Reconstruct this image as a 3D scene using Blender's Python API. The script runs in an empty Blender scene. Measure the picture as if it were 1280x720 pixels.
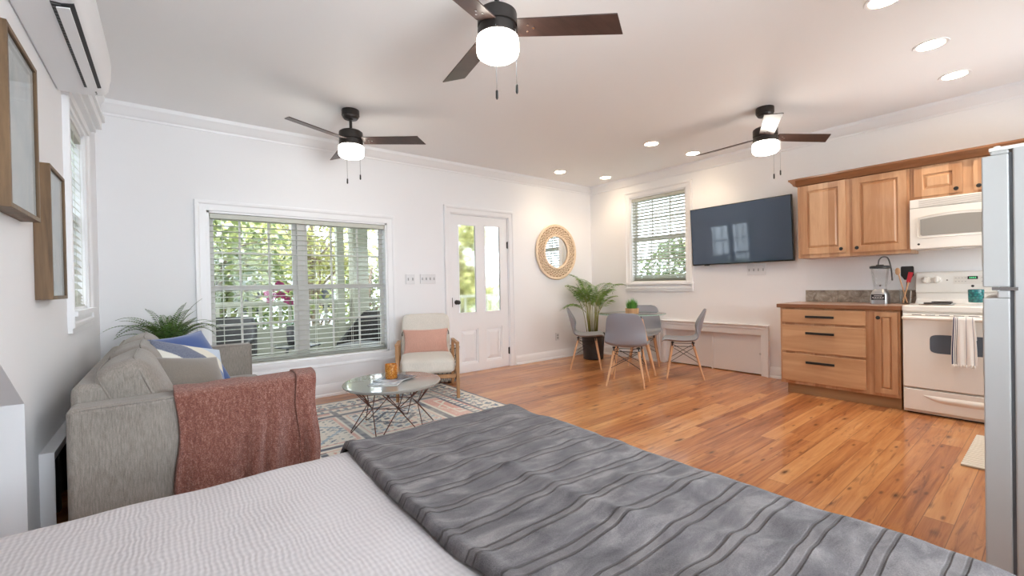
import bpy, math, random
from mathutils import Matrix, Vector, noise as mnoise
PI = math.pi
sin, cos, rad = math.sin, math.cos, math.radians
rnd = random.Random(7)
scene = bpy.context.scene
COL = scene.collection
# ---------------------------------------------------------------- room numbers (metres; floor z=0, camera above the origin)
XL, XR, YB, YN, ZC = -.437, 5.592, 4.916, -.70, 2.745
WT = .15
ROOT = {}

def lin(c):
    c = c / 255.0
    return c / 12.92 if c <= .04045 else ((c + .055) / 1.055) ** 2.4
def rgb(r, g, b):
    return (lin(r), lin(g), lin(b), 1.0)

# ---------------------------------------------------------------- materials
class NT:
    def __init__(s, name):
        s.m = bpy.data.materials.new(name); s.m.use_nodes = True
        s.t = s.m.node_tree; s.n = s.t.nodes; s.l = s.t.links
        s.b = s.n['Principled BSDF']; s.out = s.n['Material Output']
    def new(s, t, **k):
        n = s.n.new(t)
        for a, v in k.items():
            if a.startswith('i_'):
                key = a[2:]
                key = int(key) if key.isdigit() else key.replace('_', ' ')
                n.inputs[key].default_value = v
            else:
                setattr(n, a, v)
        return n
    def link(s, a, b):
        s.l.new(a, b)
    def math(s, op, a, b=None, c=None):
        n = s.n.new('ShaderNodeMath'); n.operation = op
        for i, x in enumerate((a, b, c)):
            if x is None: continue
            if hasattr(x, 'type') and hasattr(x, 'links'): s.l.new(x, n.inputs[i])
            else: n.inputs[i].default_value = x
        return n.outputs[0]
    def mix(s, f, a, b, mode='MIX'):
        n = s.n.new('ShaderNodeMix'); n.data_type = 'RGBA'; n.blend_type = mode
        for sock, x in ((n.inputs[0], f), (n.inputs[6], a), (n.inputs[7], b)):
            if hasattr(x, 'links'): s.l.new(x, sock)
            else: sock.default_value = x
        return n.outputs[2]
    def ramp(s, fac, stops, interp='LINEAR'):
        n = s.n.new('ShaderNodeValToRGB'); r = n.color_ramp; r.interpolation = interp
        while len(r.elements) < len(stops): r.elements.new(.5)
        for e, (p, c) in zip(r.elements, stops): e.position = p; e.color = c
        s.l.new(fac, n.inputs[0]); return n.outputs[0]
    def coord(s, scale=(1, 1, 1), rot=(0, 0, 0), kind='Object'):
        tc = s.n.new('ShaderNodeTexCoord'); mp = s.n.new('ShaderNodeMapping')
        mp.inputs['Scale'].default_value = scale; mp.inputs['Rotation'].default_value = rot
        s.l.new(tc.outputs[kind], mp.inputs[0]); return mp.outputs[0]
    def noise(s, vec, scale=5, detail=3, rough=.5, dist=0):
        n = s.new('ShaderNodeTexNoise', i_Scale=scale, i_Detail=detail, i_Roughness=rough, i_Distortion=dist)
        s.l.new(vec, n.inputs['Vector']); return n.outputs[0]
    def bump(s, h, strength=.3, dist=.01):
        n = s.new('ShaderNodeBump', i_Strength=strength, i_Distance=dist)
        s.l.new(h, n.inputs['Height']); s.l.new(n.outputs[0], s.b.inputs['Normal'])
    def set(s, **k):
        for a, v in k.items(): s.b.inputs[a.replace('_', ' ')].default_value = v

def plain(name, col, rough=.5, metal=0, var=0, vscale=8, stretch=(1, 1, 1), bump=0, bscale=200, sheen=0, coat=0, emis=None, estr=0, trans=0, alpha=None, spec=None):
    t = NT(name); t.set(Base_Color=col, Roughness=rough, Metallic=metal)
    vec = t.coord(stretch)
    if var:
        nz = t.noise(vec, vscale, 4, .6)
        d = tuple(max(0, c * (1 - var)) for c in col[:3]) + (1,); u = tuple(min(1, c * (1 + var)) for c in col[:3]) + (1,)
        t.link(t.ramp(nz, [(.3, d), (.7, u)]), t.b.inputs['Base Color'])
    if bump:
        t.bump(t.noise(vec, bscale, 2), bump, .004)
    if sheen: t.set(Sheen_Weight=sheen, Sheen_Roughness=.5)
    if coat: t.set(Coat_Weight=coat, Coat_Roughness=.08)
    if emis: t.set(Emission_Color=emis, Emission_Strength=estr)
    if trans: t.set(Transmission_Weight=trans)
    if spec is not None: t.set(Specular_IOR_Level=spec)
    return t.m

def fabric(name, col, weave=420, var=.12, bump=.35, sheen=.2, rough=.9):
    t = NT(name); t.set(Roughness=rough, Sheen_Weight=sheen, Specular_IOR_Level=.2)
    v = t.coord()
    n1 = t.noise(v, weave, 2, .6); n2 = t.noise(v, 6, 3)
    vs = t.coord((1, 1, .12)); n3 = t.noise(vs, weave * .6, 2)
    f = t.math('ADD', t.math('MULTIPLY', n1, .5), t.math('MULTIPLY', n3, .5))
    f = t.math('ADD', f, t.math('MULTIPLY', t.math('SUBTRACT', n2, .5), .25))
    d = tuple(c * (1 - 2.2 * var) for c in col[:3]) + (1,); u = tuple(min(1, c * (1 + 2.2 * var)) for c in col[:3]) + (1,)
    t.link(t.ramp(f, [(.32, d), (.68, u)]), t.b.inputs['Base Color'])
    t.bump(n1, bump, .002)
    return t.m

def wood(name, dark, light, axis='x', scale=1.0, rough=.4, contrast=(.3, .7), coat=0, staves=0):
    t = NT(name); t.set(Roughness=rough)
    st = {'x': (1.2, 14, 14), 'y': (14, 1.2, 14), 'z': (14, 14, 1.2)}[axis]
    v = t.coord(tuple(a * scale for a in st))
    n1 = t.noise(v, 1.6, 5, .62, .6); n2 = t.noise(v, 7, 3, .6)
    f = t.math('ADD', t.math('MULTIPLY', n1, .8), t.math('MULTIPLY', n2, .2))
    if staves:      # glued-up boards of slightly different tone, side by side across y
        sp = t.new('ShaderNodeSeparateXYZ'); t.link(t.coord(), sp.inputs[0])
        wn = t.new('ShaderNodeTexWhiteNoise', noise_dimensions='1D'); t.link(t.math('FLOOR', t.math('DIVIDE', sp.outputs[1], staves)), wn.inputs['W'])
        f = t.math('ADD', f, t.math('MULTIPLY', t.math('SUBTRACT', wn.outputs['Value'], .5), .34))
    t.link(t.ramp(f, [(contrast[0], dark), (contrast[1], light)]), t.b.inputs['Base Color'])
    t.bump(n2, .08, .002)
    if coat: t.set(Coat_Weight=coat, Coat_Roughness=.12)
    return t.m

def glassmat(name, tint=(1, 1, 1, 1), rough=0.0, refl=.08):
    """thin pane: mostly clear, a little mirror"""
    t = NT(name); t.n.remove(t.b)
    tr = t.new('ShaderNodeBsdfTransparent', i_Color=tint)
    gl = t.new('ShaderNodeBsdfGlossy', i_Roughness=rough)
    lw = t.new('ShaderNodeLayerWeight', i_Blend=.25)
    mx = t.new('ShaderNodeMixShader')
    f = t.math('MULTIPLY', lw.outputs['Fresnel'], refl * 6)
    f = t.math('MINIMUM', f, .85)
    t.link(f, mx.inputs[0]); t.link(tr.outputs[0], mx.inputs[1]); t.link(gl.outputs[0], mx.inputs[2])
    t.link(mx.outputs[0], t.out.inputs[0])
    return t.m

def leafmat(name, c1, c2, trans=.35, rough=.5):
    t = NT(name); t.n.remove(t.b)
    v = t.coord(); n = t.noise(v, 9, 2)
    oi = t.new('ShaderNodeNewGeometry')
    f = t.math('ADD', t.math('MULTIPLY', oi.outputs['Random Per Island'], .7), t.math('MULTIPLY', n, .3))
    c = t.ramp(f, [(.1, c1), (.85, c2)])
    d = t.new('ShaderNodeBsdfPrincipled', i_Roughness=rough)
    tl = t.new('ShaderNodeBsdfTranslucent'); mx = t.new('ShaderNodeMixShader', i_0=trans)
    t.link(c, d.inputs['Base Color']); t.link(c, tl.inputs['Color'])
    t.link(d.outputs[0], mx.inputs[1]); t.link(tl.outputs[0], mx.inputs[2]); t.link(mx.outputs[0], t.out.inputs[0])
    return t.m

# ---------------------------------------------------------------- mesh builder
def smooth_path(pts, sub=6):
    pts = [Vector(p) for p in pts]
    if len(pts) < 3: return pts
    out = []
    P = [2 * pts[0] - pts[1]] + pts + [2 * pts[-1] - pts[-2]]
    for i in range(1, len(P) - 2):
        a, b, c, d = P[i - 1], P[i], P[i + 1], P[i + 2]
        for k in range(sub):
            t = k / sub
            out.append(.5 * ((2 * b) + (c - a) * t + (2 * a - 5 * b + 4 * c - d) * t * t + (3 * b - a - 3 * c + d) * t ** 3))
    out.append(pts[-1]); return out

class MB:
    def __init__(s, M=None):
        s.v = []; s.f = []; s.mi = []; s.M = M; s.cur = 0; s.col = []
    def add(s, vs, fs):
        o = len(s.v)
        s.v += [tuple(s.M @ Vector(p)) if s.M else tuple(p) for p in vs]
        s.f += [tuple(i + o for i in f) for f in fs]; s.mi += [s.cur] * len(fs)
        return s
    def box(s, x0, x1, y0, y1, z0, z1):
        x0, x1 = sorted((x0, x1)); y0, y1 = sorted((y0, y1)); z0, z1 = sorted((z0, z1))
        v = [(x, y, z) for z in (z0, z1) for y in (y0, y1) for x in (x0, x1)]
        return s.add(v, [(0, 2, 3, 1), (4, 5, 7, 6), (0, 1, 5, 4), (2, 6, 7, 3), (0, 4, 6, 2), (1, 3, 7, 5)])
    def frame(s, p0, p1, up):
        d = (Vector(p1) - Vector(p0)); d.normalize(); up = Vector(up)
        a = d.cross(up)
        if a.length < 1e-4: a = d.cross(Vector((1, 0, 0)))
        a.normalize(); return d, a, a.cross(d)
    def bar(s, p0, p1, w, h, up=(0, 0, 1), w1=None, h1=None):
        d, a, b = s.frame(p0, p1, up); w1 = w if w1 is None else w1; h1 = h if h1 is None else h1
        v = []
        for p, ww, hh in ((Vector(p0), w, h), (Vector(p1), w1, h1)):
            for i, j in ((-1, -1), (1, -1), (1, 1), (-1, 1)): v.append(p + a * i * ww / 2 + b * j * hh / 2)
        return s.add(v, [(3, 2, 1, 0), (4, 5, 6, 7), (0, 1, 5, 4), (1, 2, 6, 5), (2, 3, 7, 6), (3, 0, 4, 7)])
    def cyl(s, p0, p1, r0, r1=None, n=16):
        return s.tube([p0, p1], [r0, r0 if r1 is None else r1], n)
    def tube(s, pts, r, n=8, caps=True):
        pts = [Vector(p) for p in pts]; k = len(pts)
        rs = r if isinstance(r, (list, tuple)) else [r] * k
        d0 = (pts[1] - pts[0]).normalized()
        a = d0.cross(Vector((0, 0, 1)))
        if a.length < 1e-3: a = d0.cross(Vector((1, 0, 0)))
        a.normalize(); v = []
        for i, p in enumerate(pts):
            d = (pts[min(i + 1, k - 1)] - pts[max(i - 1, 0)])
            if d.length < 1e-9: d = d0
            d.normalize()
            a = a - d * a.dot(d)
            if a.length < 1e-6: a = d.orthogonal()
            a.normalize(); b = d.cross(a)
            v += [p + (a * cos(2 * PI * j / n) + b * sin(2 * PI * j / n)) * rs[i] for j in range(n)]
        f = [(i * n + j, i * n + (j + 1) % n, (i + 1) * n + (j + 1) % n, (i + 1) * n + j) for i in range(k - 1) for j in range(n)]
        if caps: f += [tuple(range(n))[::-1], tuple(range((k - 1) * n, k * n))]
        return s.add(v, f)
    def ring(s, c, R, r, n=40, m=8, axis='z', a0=0, a1=2 * PI):
        """torus (or arc of one)"""
        full = abs(a1 - a0) > 6.28
        k = n if full else n + 1; v = []
        for i in range(k):
            a = a0 + (a1 - a0) * i / n
            for j in range(m):
                b = 2 * PI * j / m; q = R + r * cos(b); w = r * sin(b)
                p = {'z': (q * cos(a), q * sin(a), w), 'y': (q * cos(a), w, q * sin(a)), 'x': (w, q * cos(a), q * sin(a))}[axis]
                v.append((c[0] + p[0], c[1] + p[1], c[2] + p[2]))
        f = [(i * m + j, ((i + 1) % k) * m + j, ((i + 1) % k) * m + (j + 1) % m, i * m + (j + 1) % m) for i in range(n) for j in range(m)]
        return s.add(v, f)
    def lathe(s, prof, c=(0, 0, 0), n=32, axis='z', cap=True):
        v = []
        for r, h in prof:
            for j in range(n):
                a = 2 * PI * j / n; p = (r * cos(a), r * sin(a), h)
                if axis == 'y': p = (p[0], p[2], p[1])
                if axis == 'x': p = (p[2], p[0], p[1])
                v.append((c[0] + p[0], c[1] + p[1], c[2] + p[2]))
        k = len(prof)
        f = [(i * n + j, i * n + (j + 1) % n, (i + 1) * n + (j + 1) % n, (i + 1) * n + j) for i in range(k - 1) for j in range(n)]
        if cap: f += [tuple(range(n))[::-1], tuple(range((k - 1) * n, k * n))]
        return s.add(v, f)
    def prism(s, poly, axis, a0, a1):
        n = len(poly)
        mk = {'x': lambda p, a: (a, p[0], p[1]), 'y': lambda p, a: (p[0], a, p[1]), 'z': lambda p, a: (p[0], p[1], a)}[axis]
        v = [mk(p, a0) for p in poly] + [mk(p, a1) for p in poly]
        return s.add(v, [tuple(range(n))[::-1], tuple(range(n, 2 * n))] + [(i, (i + 1) % n, n + (i + 1) % n, n + i) for i in range(n)])
    def grid(s, fn, nu, nv, closeu=False):
        v = [fn(i / nu, j / nv) for j in range(nv + 1) for i in range(nu if closeu else nu + 1)]
        w = nu if closeu else nu + 1
        f = [(j * w + i, j * w + (i + 1) % w, (j + 1) * w + (i + 1) % w, (j + 1) * w + i) for j in range(nv) for i in range(nu)]
        return s.add(v, f)
    def ball(s, c, rx, ry=None, rz=None, n=16, m=10):
        ry = rx if ry is None else ry; rz = rx if rz is None else rz
        return s.grid(lambda u, w: (c[0] + rx * cos(2 * PI * u) * sin(PI * w), c[1] + ry * sin(2 * PI * u) * sin(PI * w), c[2] - rz * cos(PI * w)), n, m, True)
    def panel(s, axis, a, sgn, u0, u1, z0, z1, th, inset=.012, slope=.03, raise_=.012):
        """raised-panel slab on the plane axis=a growing towards sgn: frame, groove and a raised field in one closed surface"""
        lv = [(0, 0, 0), (0, 0, th), (.0, .0, th), (inset, inset, th), (inset + .003, inset + .003, th - .014), (inset + .010, inset + .010, th - .014), (inset + slope, inset + slope, th - .010 + raise_), ]
        v = []
        for du, dz, h in lv:
            for (u, z) in ((u0 + du, z0 + dz), (u1 - du, z0 + dz), (u1 - du, z1 - dz), (u0 + du, z1 - dz)):
                v.append((a + sgn * h, u, z) if axis == 'x' else (u, a + sgn * h, z))
        f = [(i * 4 + j, i * 4 + (j + 1) % 4, (i + 1) * 4 + (j + 1) % 4, (i + 1) * 4 + j) for i in range(len(lv) - 1) for j in range(4)]
        f += [(3, 2, 1, 0), tuple(range(len(v) - 4, len(v)))]
        return s.add(v, f)
    def build(s, name, mat, parent=None, smooth=None, bevel=0, seg=2, local=False, solid=0, sub=0):
        me = bpy.data.meshes.new(name)
        v = s.v
        if parent is not None and not local:
            R = parent
            while R.parent is not None: R = R.parent
            inv = ROOT.get(R.name, Matrix()).inverted()
            v = [tuple(inv @ Vector(p)) for p in v]
        me.from_pydata(v, [], s.f)
        for m in (mat if isinstance(mat, (list, tuple)) else [mat]): me.materials.append(m)
        if any(s.mi): me.polygons.foreach_set('material_index', s.mi)
        if s.col:
            at = me.color_attributes.new('Col', 'FLOAT_COLOR', 'POINT')
            at.data.foreach_set('color', [c for q in s.col for c in q])
        import bmesh
        bm = bmesh.new(); bm.from_mesh(me)
        bmesh.ops.recalc_face_normals(bm, faces=bm.faces); bm.to_mesh(me); bm.free()
        if smooth is not None:
            me.polygons.foreach_set('use_smooth', [True] * len(me.polygons))
            if smooth < 180: me.set_sharp_from_angle(angle=rad(smooth))
        o = bpy.data.objects.new(name, me); COL.objects.link(o)
        if parent is not None: o.parent = parent
        if bevel:
            b = o.modifiers.new('bevel', 'BEVEL'); b.width = bevel; b.segments = seg; b.limit_method = 'ANGLE'; b.angle_limit = rad(35)
            if smooth is None:
                me.polygons.foreach_set('use_smooth', [True] * len(me.polygons)); b.harden_normals = True
        if solid:
            b = o.modifiers.new('solid', 'SOLIDIFY'); b.thickness = solid; b.offset = 0
        if sub:
            b = o.modifiers.new('sub', 'SUBSURF'); b.levels = sub; b.render_levels = sub
        return o

def tag(o, label=None, cat=None, group=None, kind=None):
    if label: o['label'] = label
    if cat: o['category'] = cat
    if group: o['group'] = group
    if kind: o['kind'] = kind
    return o
def thing(name, label, cat, loc=(0, 0, 0), rz=0, group=None, kind=None):
    o = bpy.data.objects.new(name, None); COL.objects.link(o)
    o.empty_display_size = .1; o.location = loc; o.rotation_euler = (0, 0, rz)
    ROOT[o.name] = Matrix.Translation(loc) @ Matrix.Rotation(rz, 4, 'Z')
    return tag(o, label, cat, group, kind)
def struct(o, kind='structure'):
    o['kind'] = kind; return o
def dup(root, loc, rz, label, cat=None):
    r = root.copy(); COL.objects.link(r); r.location = loc; r.rotation_euler = (0, 0, rz); r['label'] = label
    ROOT[r.name] = Matrix.Translation(loc) @ Matrix.Rotation(rz, 4, 'Z')
    def rec(a, b):
        for ch in list(a.children):
            c = ch.copy(); COL.objects.link(c); c.parent = b; rec(ch, c)
    rec(root, r); return r
SKY, SUN, EXPO = 7.0, 3.0, 0.66
# ---------------------------------------------------------------- shared materials
M = {}
M['wall'] = plain('wall_paint', rgb(240, 240, 242), .75, bump=.05, bscale=90)
M['ceil'] = plain('ceiling_paint', rgb(243, 242, 242), .55, bump=.08, bscale=30)
M['trim'] = plain('trim_paint', rgb(240, 240, 242), .35)
M['white'] = plain('white_enamel', rgb(236, 232, 226), .25, coat=.3)
M['whiteplastic'] = plain('white_plastic', rgb(226, 226, 228), .3)
M['black'] = plain('matte_black', rgb(28, 27, 27), .45)
M['blackgloss'] = plain('gloss_black', rgb(16, 16, 18), .12)
M['chrome'] = plain('chrome', rgb(215, 215, 215), .15, 1)
M['steel'] = plain('brushed_steel', rgb(170, 170, 172), .3, 1)
M['bronze'] = plain('dark_bronze', rgb(62, 58, 56), .38, .6)
M['glass'] = glassmat('window_glass', (.86, .88, .89, 1))
M['frameglass'] = glassmat('picture_glazing', (.97, .98, .98, 1))
M['sash'] = plain('sash_backlit_grey', rgb(206, 203, 199), .4)  # grey carries the backlit shade of white sashes
M['tableglass'] = glassmat('table_glass', (.975, .995, .99, 1), 0, .3)
M['clear'] = glassmat('jar_glass', (.985, .99, .99, 1), 0, .05)
M['maple'] = wood('maple_cabinet', rgb(176, 128, 90), rgb(212, 170, 132), 'z', .5, .38, coat=.2, staves=.085)
M['mapleh'] = wood('maple_drawer', rgb(182, 136, 96), rgb(212, 170, 130), 'y', .5, .38, coat=.2)
M['cornice'] = wood('stained_cornice', rgb(112, 72, 46), rgb(154, 106, 72), 'y', .6, .35, coat=.2)
M['beech'] = wood('beech_leg', rgb(196, 146, 104), rgb(224, 178, 138), 'z', .8, .5)
M['oak'] = wood('oak_frame', rgb(150, 108, 70), rgb(190, 146, 102), 'z', 1, .5)
M['walnut'] = wood('picture_wood', rgb(76, 56, 36), rgb(132, 102, 70), 'z', 1, .5)
M['blade'] = wood('fan_blade_wood', rgb(54, 40, 37), rgb(76, 57, 52), 'x', 1, .35)
M['linen'] = fabric('sofa_linen', rgb(150, 142, 134), 380, .14)
def slat_mat():
    t = NT('blind_slat'); t.set(Base_Color=rgb(202, 203, 193), Roughness=.45)
    tl = t.new('ShaderNodeBsdfTranslucent', i_Color=rgb(236, 240, 244)); mx = t.new('ShaderNodeMixShader', i_0=.04)
    t.link(t.b.outputs[0], mx.inputs[1]); t.link(tl.outputs[0], mx.inputs[2]); t.link(mx.outputs[0], t.out.inputs[0]); return t.m
M['slat'] = slat_mat()
M['leaf'] = leafmat('houseplant_leaf', rgb(34, 66, 28), rgb(96, 138, 62))
M['leafpale'] = leafmat('grass_blade', rgb(60, 120, 40), rgb(130, 190, 90))

# pine floor boards running along x
def floor_mat():
    t = NT('pine_boards'); W = .108
    tc = t.new('ShaderNodeTexCoord'); sp = t.new('ShaderNodeSeparateXYZ'); t.link(tc.outputs['Object'], sp.inputs[0])
    X, Y = sp.outputs[0], sp.outputs[1]
    yi = t.math('DIVIDE', Y, W); row = t.math('FLOOR', yi); fy = t.math('FRACT', yi)
    wn = t.new('ShaderNodeTexWhiteNoise', noise_dimensions='1D'); t.link(row, wn.inputs['W'])
    off = t.math('MULTIPLY', wn.outputs['Value'], 7.0)
    xi = t.math('DIVIDE', t.math('ADD', X, off), 2.1); cx = t.math('FLOOR', xi); fx = t.math('FRACT', xi)
    cid = t.math('ADD', t.math('MULTIPLY', row, 17.31), t.math('MULTIPLY', cx, 5.77))
    wn2 = t.new('ShaderNodeTexWhiteNoise', noise_dimensions='1D'); t.link(cid, wn2.inputs['W'])
    tone = wn2.outputs['Value']
    # grain
    cb = t.new('ShaderNodeCombineXYZ')
    t.link(t.math('ADD', X, t.math('MULTIPLY', tone, 31.0)), cb.inputs[0]); t.link(Y, cb.inputs[1]); t.link(t.math('MULTIPLY', tone, 9.0), cb.inputs[2])
    mp = t.new('ShaderNodeMapping'); mp.inputs['Scale'].default_value = (.9, 16, 1); t.link(cb.outputs[0], mp.inputs[0])
    g1 = t.noise(mp.outputs[0], 1.4, 5, .6, .8)
    mp2 = t.new('ShaderNodeMapping'); mp2.inputs['Scale'].default_value = (2.5, 70, 1); t.link(cb.outputs[0], mp2.inputs[0])
    g2 = t.noise(mp2.outputs[0], 1.5, 3, .6)
    f = t.math('ADD', t.math('MULTIPLY', tone, .26), t.math('ADD', t.math('MULTIPLY', g1, .66), t.math('MULTIPLY', t.math('SUBTRACT', g2, .5), .16)))
    c = t.ramp(f, [(.24, rgb(122, 66, 34)), (.38, rgb(170, 104, 58)), (.52, rgb(198, 134, 80)), (.72, rgb(220, 164, 108))])
    # knots and scars
    mp3 = t.new('ShaderNodeMapping'); mp3.inputs['Scale'].default_value = (1.5, 4.6, 1); t.link(cb.outputs[0], mp3.inputs[0])
    vo = t.new('ShaderNodeTexVoronoi', i_Scale=1.5); t.link(mp3.outputs[0], vo.inputs['Vector'])
    dn = t.math('ADD', vo.outputs['Distance'], t.math('MULTIPLY', t.math('SUBTRACT', t.noise(mp2.outputs[0], 3, 2), .5), .08))
    k = t.ramp(dn, [(.03, (1, 1, 1, 1)), (.075, (.5, .5, .5, 1)), (.16, (0, 0, 0, 1))])
    c = t.mix(t.math('MULTIPLY', k, .9), c, rgb(64, 28, 18))
    # long dark heart streaks
    mp4 = t.new('ShaderNodeMapping'); mp4.inputs['Scale'].default_value = (1.1, 9, 1); mp4.inputs['Location'].default_value = (3.1, 7.7, 0); t.link(cb.outputs[0], mp4.inputs[0])
    st = t.noise(mp4.outputs[0], 1.9, 4, .65, 1.4)
    c = t.mix(t.math('MULTIPLY', t.ramp(st, [(.57, (0, 0, 0, 1)), (.70, (1, 1, 1, 1))]), .6), c, rgb(104, 46, 26))
    mp5 = t.new('ShaderNodeMapping'); mp5.inputs['Scale'].default_value = (2.6, 8.5, 1); mp5.inputs['Location'].default_value = (9.3, 1.7, 0); t.link(cb.outputs[0], mp5.inputs[0])
    v5 = t.new('ShaderNodeTexVoronoi', i_Scale=1.7); t.link(mp5.outputs[0], v5.inputs['Vector'])
    c = t.mix(t.math('MULTIPLY', t.ramp(v5.outputs['Distance'], [(.05, (1, 1, 1, 1)), (.17, (0, 0, 0, 1))]), .72), c, rgb(80, 36, 22))
    # seams
    e1 = t.math('MINIMUM', fy, t.math('SUBTRACT', 1.0, fy)); e2 = t.math('MULTIPLY', t.math('MINIMUM', fx, t.math('SUBTRACT', 1.0, fx)), 2.1 / W)
    e = t.math('MINIMUM', e1, e2); seam = t.ramp(e, [(.0, (1, 1, 1, 1)), (.022, (0, 0, 0, 1))])
    c = t.mix(t.math('MULTIPLY', seam, .7), c, rgb(60, 28, 16))
    t.link(c, t.b.inputs['Base Color'])
    rn = t.noise(tc.outputs['Object'], 3, 3)
    t.link(t.ramp(rn, [(.3, (.28, .28, .28, 1)), (.7, (.36, .36, .36, 1))]), t.b.inputs['Roughness'])
    t.set(Specular_IOR_Level=.35, Coat_Weight=.5, Coat_Roughness=.10)
    h = t.math('SUBTRACT', t.math('MULTIPLY', t.noise(tc.outputs['Object'], 5, 2), .5), t.math('MULTIPLY', seam, .15))
    # (flat, varnished)
    return t.m
M['floor'] = floor_mat()
# ---------------------------------------------------------------- the room shell
def holes_wall(mb, axis, a0, a1, u0, u1, z0, z1, holes):
    us = sorted({u0, u1} | {h[i] for h in holes for i in (0, 1)}); zs = sorted({z0, z1} | {h[i] for h in holes for i in (2, 3)})
    for i in range(len(us) - 1):
        run = None
        for j in range(len(zs) - 1):
            cu, cz = (us[i] + us[i + 1]) / 2, (zs[j] + zs[j + 1]) / 2
            solid = not any(h[0] < cu < h[1] and h[2] < cz < h[3] for h in holes)
            if solid and run is None: run = zs[j]
            if run is not None and (not solid or j == len(zs) - 2):
                top = zs[j + 1] if solid else zs[j]
                if axis == 'y': mb.box(us[i], us[i + 1], a0, a1, run, top)
                else: mb.box(a0, a1, us[i], us[i + 1], run, top)
                run = None
WB = (.30, 2.03, .41, 1.90)          # picture window opening on the back wall (x0,x1,z0,z1)
WR = (3.205, 4.125, 1.145, 2.44)     # right wall window (y0,y1,z0,z1)
WL = (3.53, 4.20, 1.05, 2.24)        # left wall window
DB = (2.88, 3.83, 0.0, 2.105)        # door
NR = (2.265, 3.575, 0.0, .485)       # low sliding hatch, right wall
NL = (2.775, 4.05, 0.0, .385)        # low framed opening, left wall
FILLW = [(.10, 1.95, .85, 2.25), (3.45, 5.15, 1.05, 2.25)]  # unseen near-wall windows, added to carry the fill light

f = MB().box(XL - .95, XR + WT, YN - WT, YB + WT, -.12, 0); struct(f.build('floor', M['floor']))
f = MB().box(XL - WT, XR + WT, YN - WT, YB + WT, ZC, ZC + .15); struct(f.build('ceiling', M['ceil']))
w = MB(); holes_wall(w, 'y', YB, YB + WT, XL - WT, XR + WT, 0, ZC, [WB, DB]); struct(w.build('wall_back', M['wall']))
w = MB(); holes_wall(w, 'x', XR, XR + WT, YN, YB, 0, ZC, [WR, NR]); struct(w.build('wall_right', M['wall']))
w = MB(); holes_wall(w, 'y', YN - WT, YN, XL - WT, XR + WT, 0, ZC, FILLW); struct(w.build('wall_near', M['wall']))
w = MB(); holes_wall(w, 'x', XL - WT, XL, 2.5, YB, 0, ZC, [WL, NL])
w.prism([(YN, 0), (-.4, 0), (-.4, 2.15), (.30, 2.15), (2.475, .736), (2.475, 0), (2.5, 0), (2.5, ZC), (YN, ZC)], 'x', XL - WT, XL)
struct(w.build('wall_left', M['wall']))
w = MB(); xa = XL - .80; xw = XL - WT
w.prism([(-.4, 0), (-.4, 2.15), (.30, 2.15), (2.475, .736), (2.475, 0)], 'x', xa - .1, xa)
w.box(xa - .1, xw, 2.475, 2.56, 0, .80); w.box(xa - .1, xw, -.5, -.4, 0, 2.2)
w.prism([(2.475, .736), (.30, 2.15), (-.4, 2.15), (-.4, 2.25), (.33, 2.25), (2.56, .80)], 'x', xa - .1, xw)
struct(w.build('wall_alcove', plain('alcove_shade_grey', rgb(198, 193, 191), .75)))  # greyer than the walls: shade of the recess put into the colour
# unseen roof, its eaves added to keep the high sun off the windows
w = MB().prism([(XL - 1.0, ZC + .16), (XR + 1.0, ZC + .16), (XR + .9, ZC + .26), (2.6, ZC + 1.1), (XL - .9, ZC + .26)], 'y', YN - 1.0, YB + 2.6)
struct(w.build('roof', plain('roof_shingle', rgb(90, 88, 86), .9)))

# crown mouldings and baseboards
CP = [(0, 0), (.012, 0), (.016, .018), (.030, .030), (.052, .074), (.066, .088), (.07, .105), (.07, .12), (0, .12)]
def crown(name, axis, a, sgn, u0, u1):
    z = ZC - .12
    if axis == 'y': MBp = MB().prism([(a + sgn * d, z + h) for d, h in CP], 'x', u0, u1)
    else: MBp = MB().prism([(a + sgn * d, z + h) for d, h in CP], 'y', u0, u1)
    struct(MBp.build(name, M['trim'], smooth=30))
crown('trim_1', 'y', YB, -1, XL, XR); crown('trim_2', 'x', XR, -1, YN, YB - .07)
crown('trim_3', 'x', XL, 1, 3.4, YB - .07)
BP = [(0, 0), (.034, 0), (.034, .012), (.030, .024), (.018, .028), (.018, .098), (.014, .108), (.010, .118), (.006, .128), (0, .128)]
def base(name, axis, a, sgn, segs):
    m = MB()
    for u0, u1 in segs: m.prism([(a + sgn * d, h) for d, h in BP], 'x' if axis == 'y' else 'y', u0, u1)
    struct(m.build(name, M['trim'], smooth=25))
base('baseboard_back', 'y', YB, -1, [(XL, 2.785), (3.925, XR)])
base('baseboard_right', 'x', XR, -1, [(1.825, 2.172), (3.672, YB - .03)])
base('baseboard_left', 'x', XL, 1, [(2.476, 2.68), (4.16, YB - .03)])
base('baseboard_near', 'y', YN, 1, [(XL, 2.3), (3.1, XR)])

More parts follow.
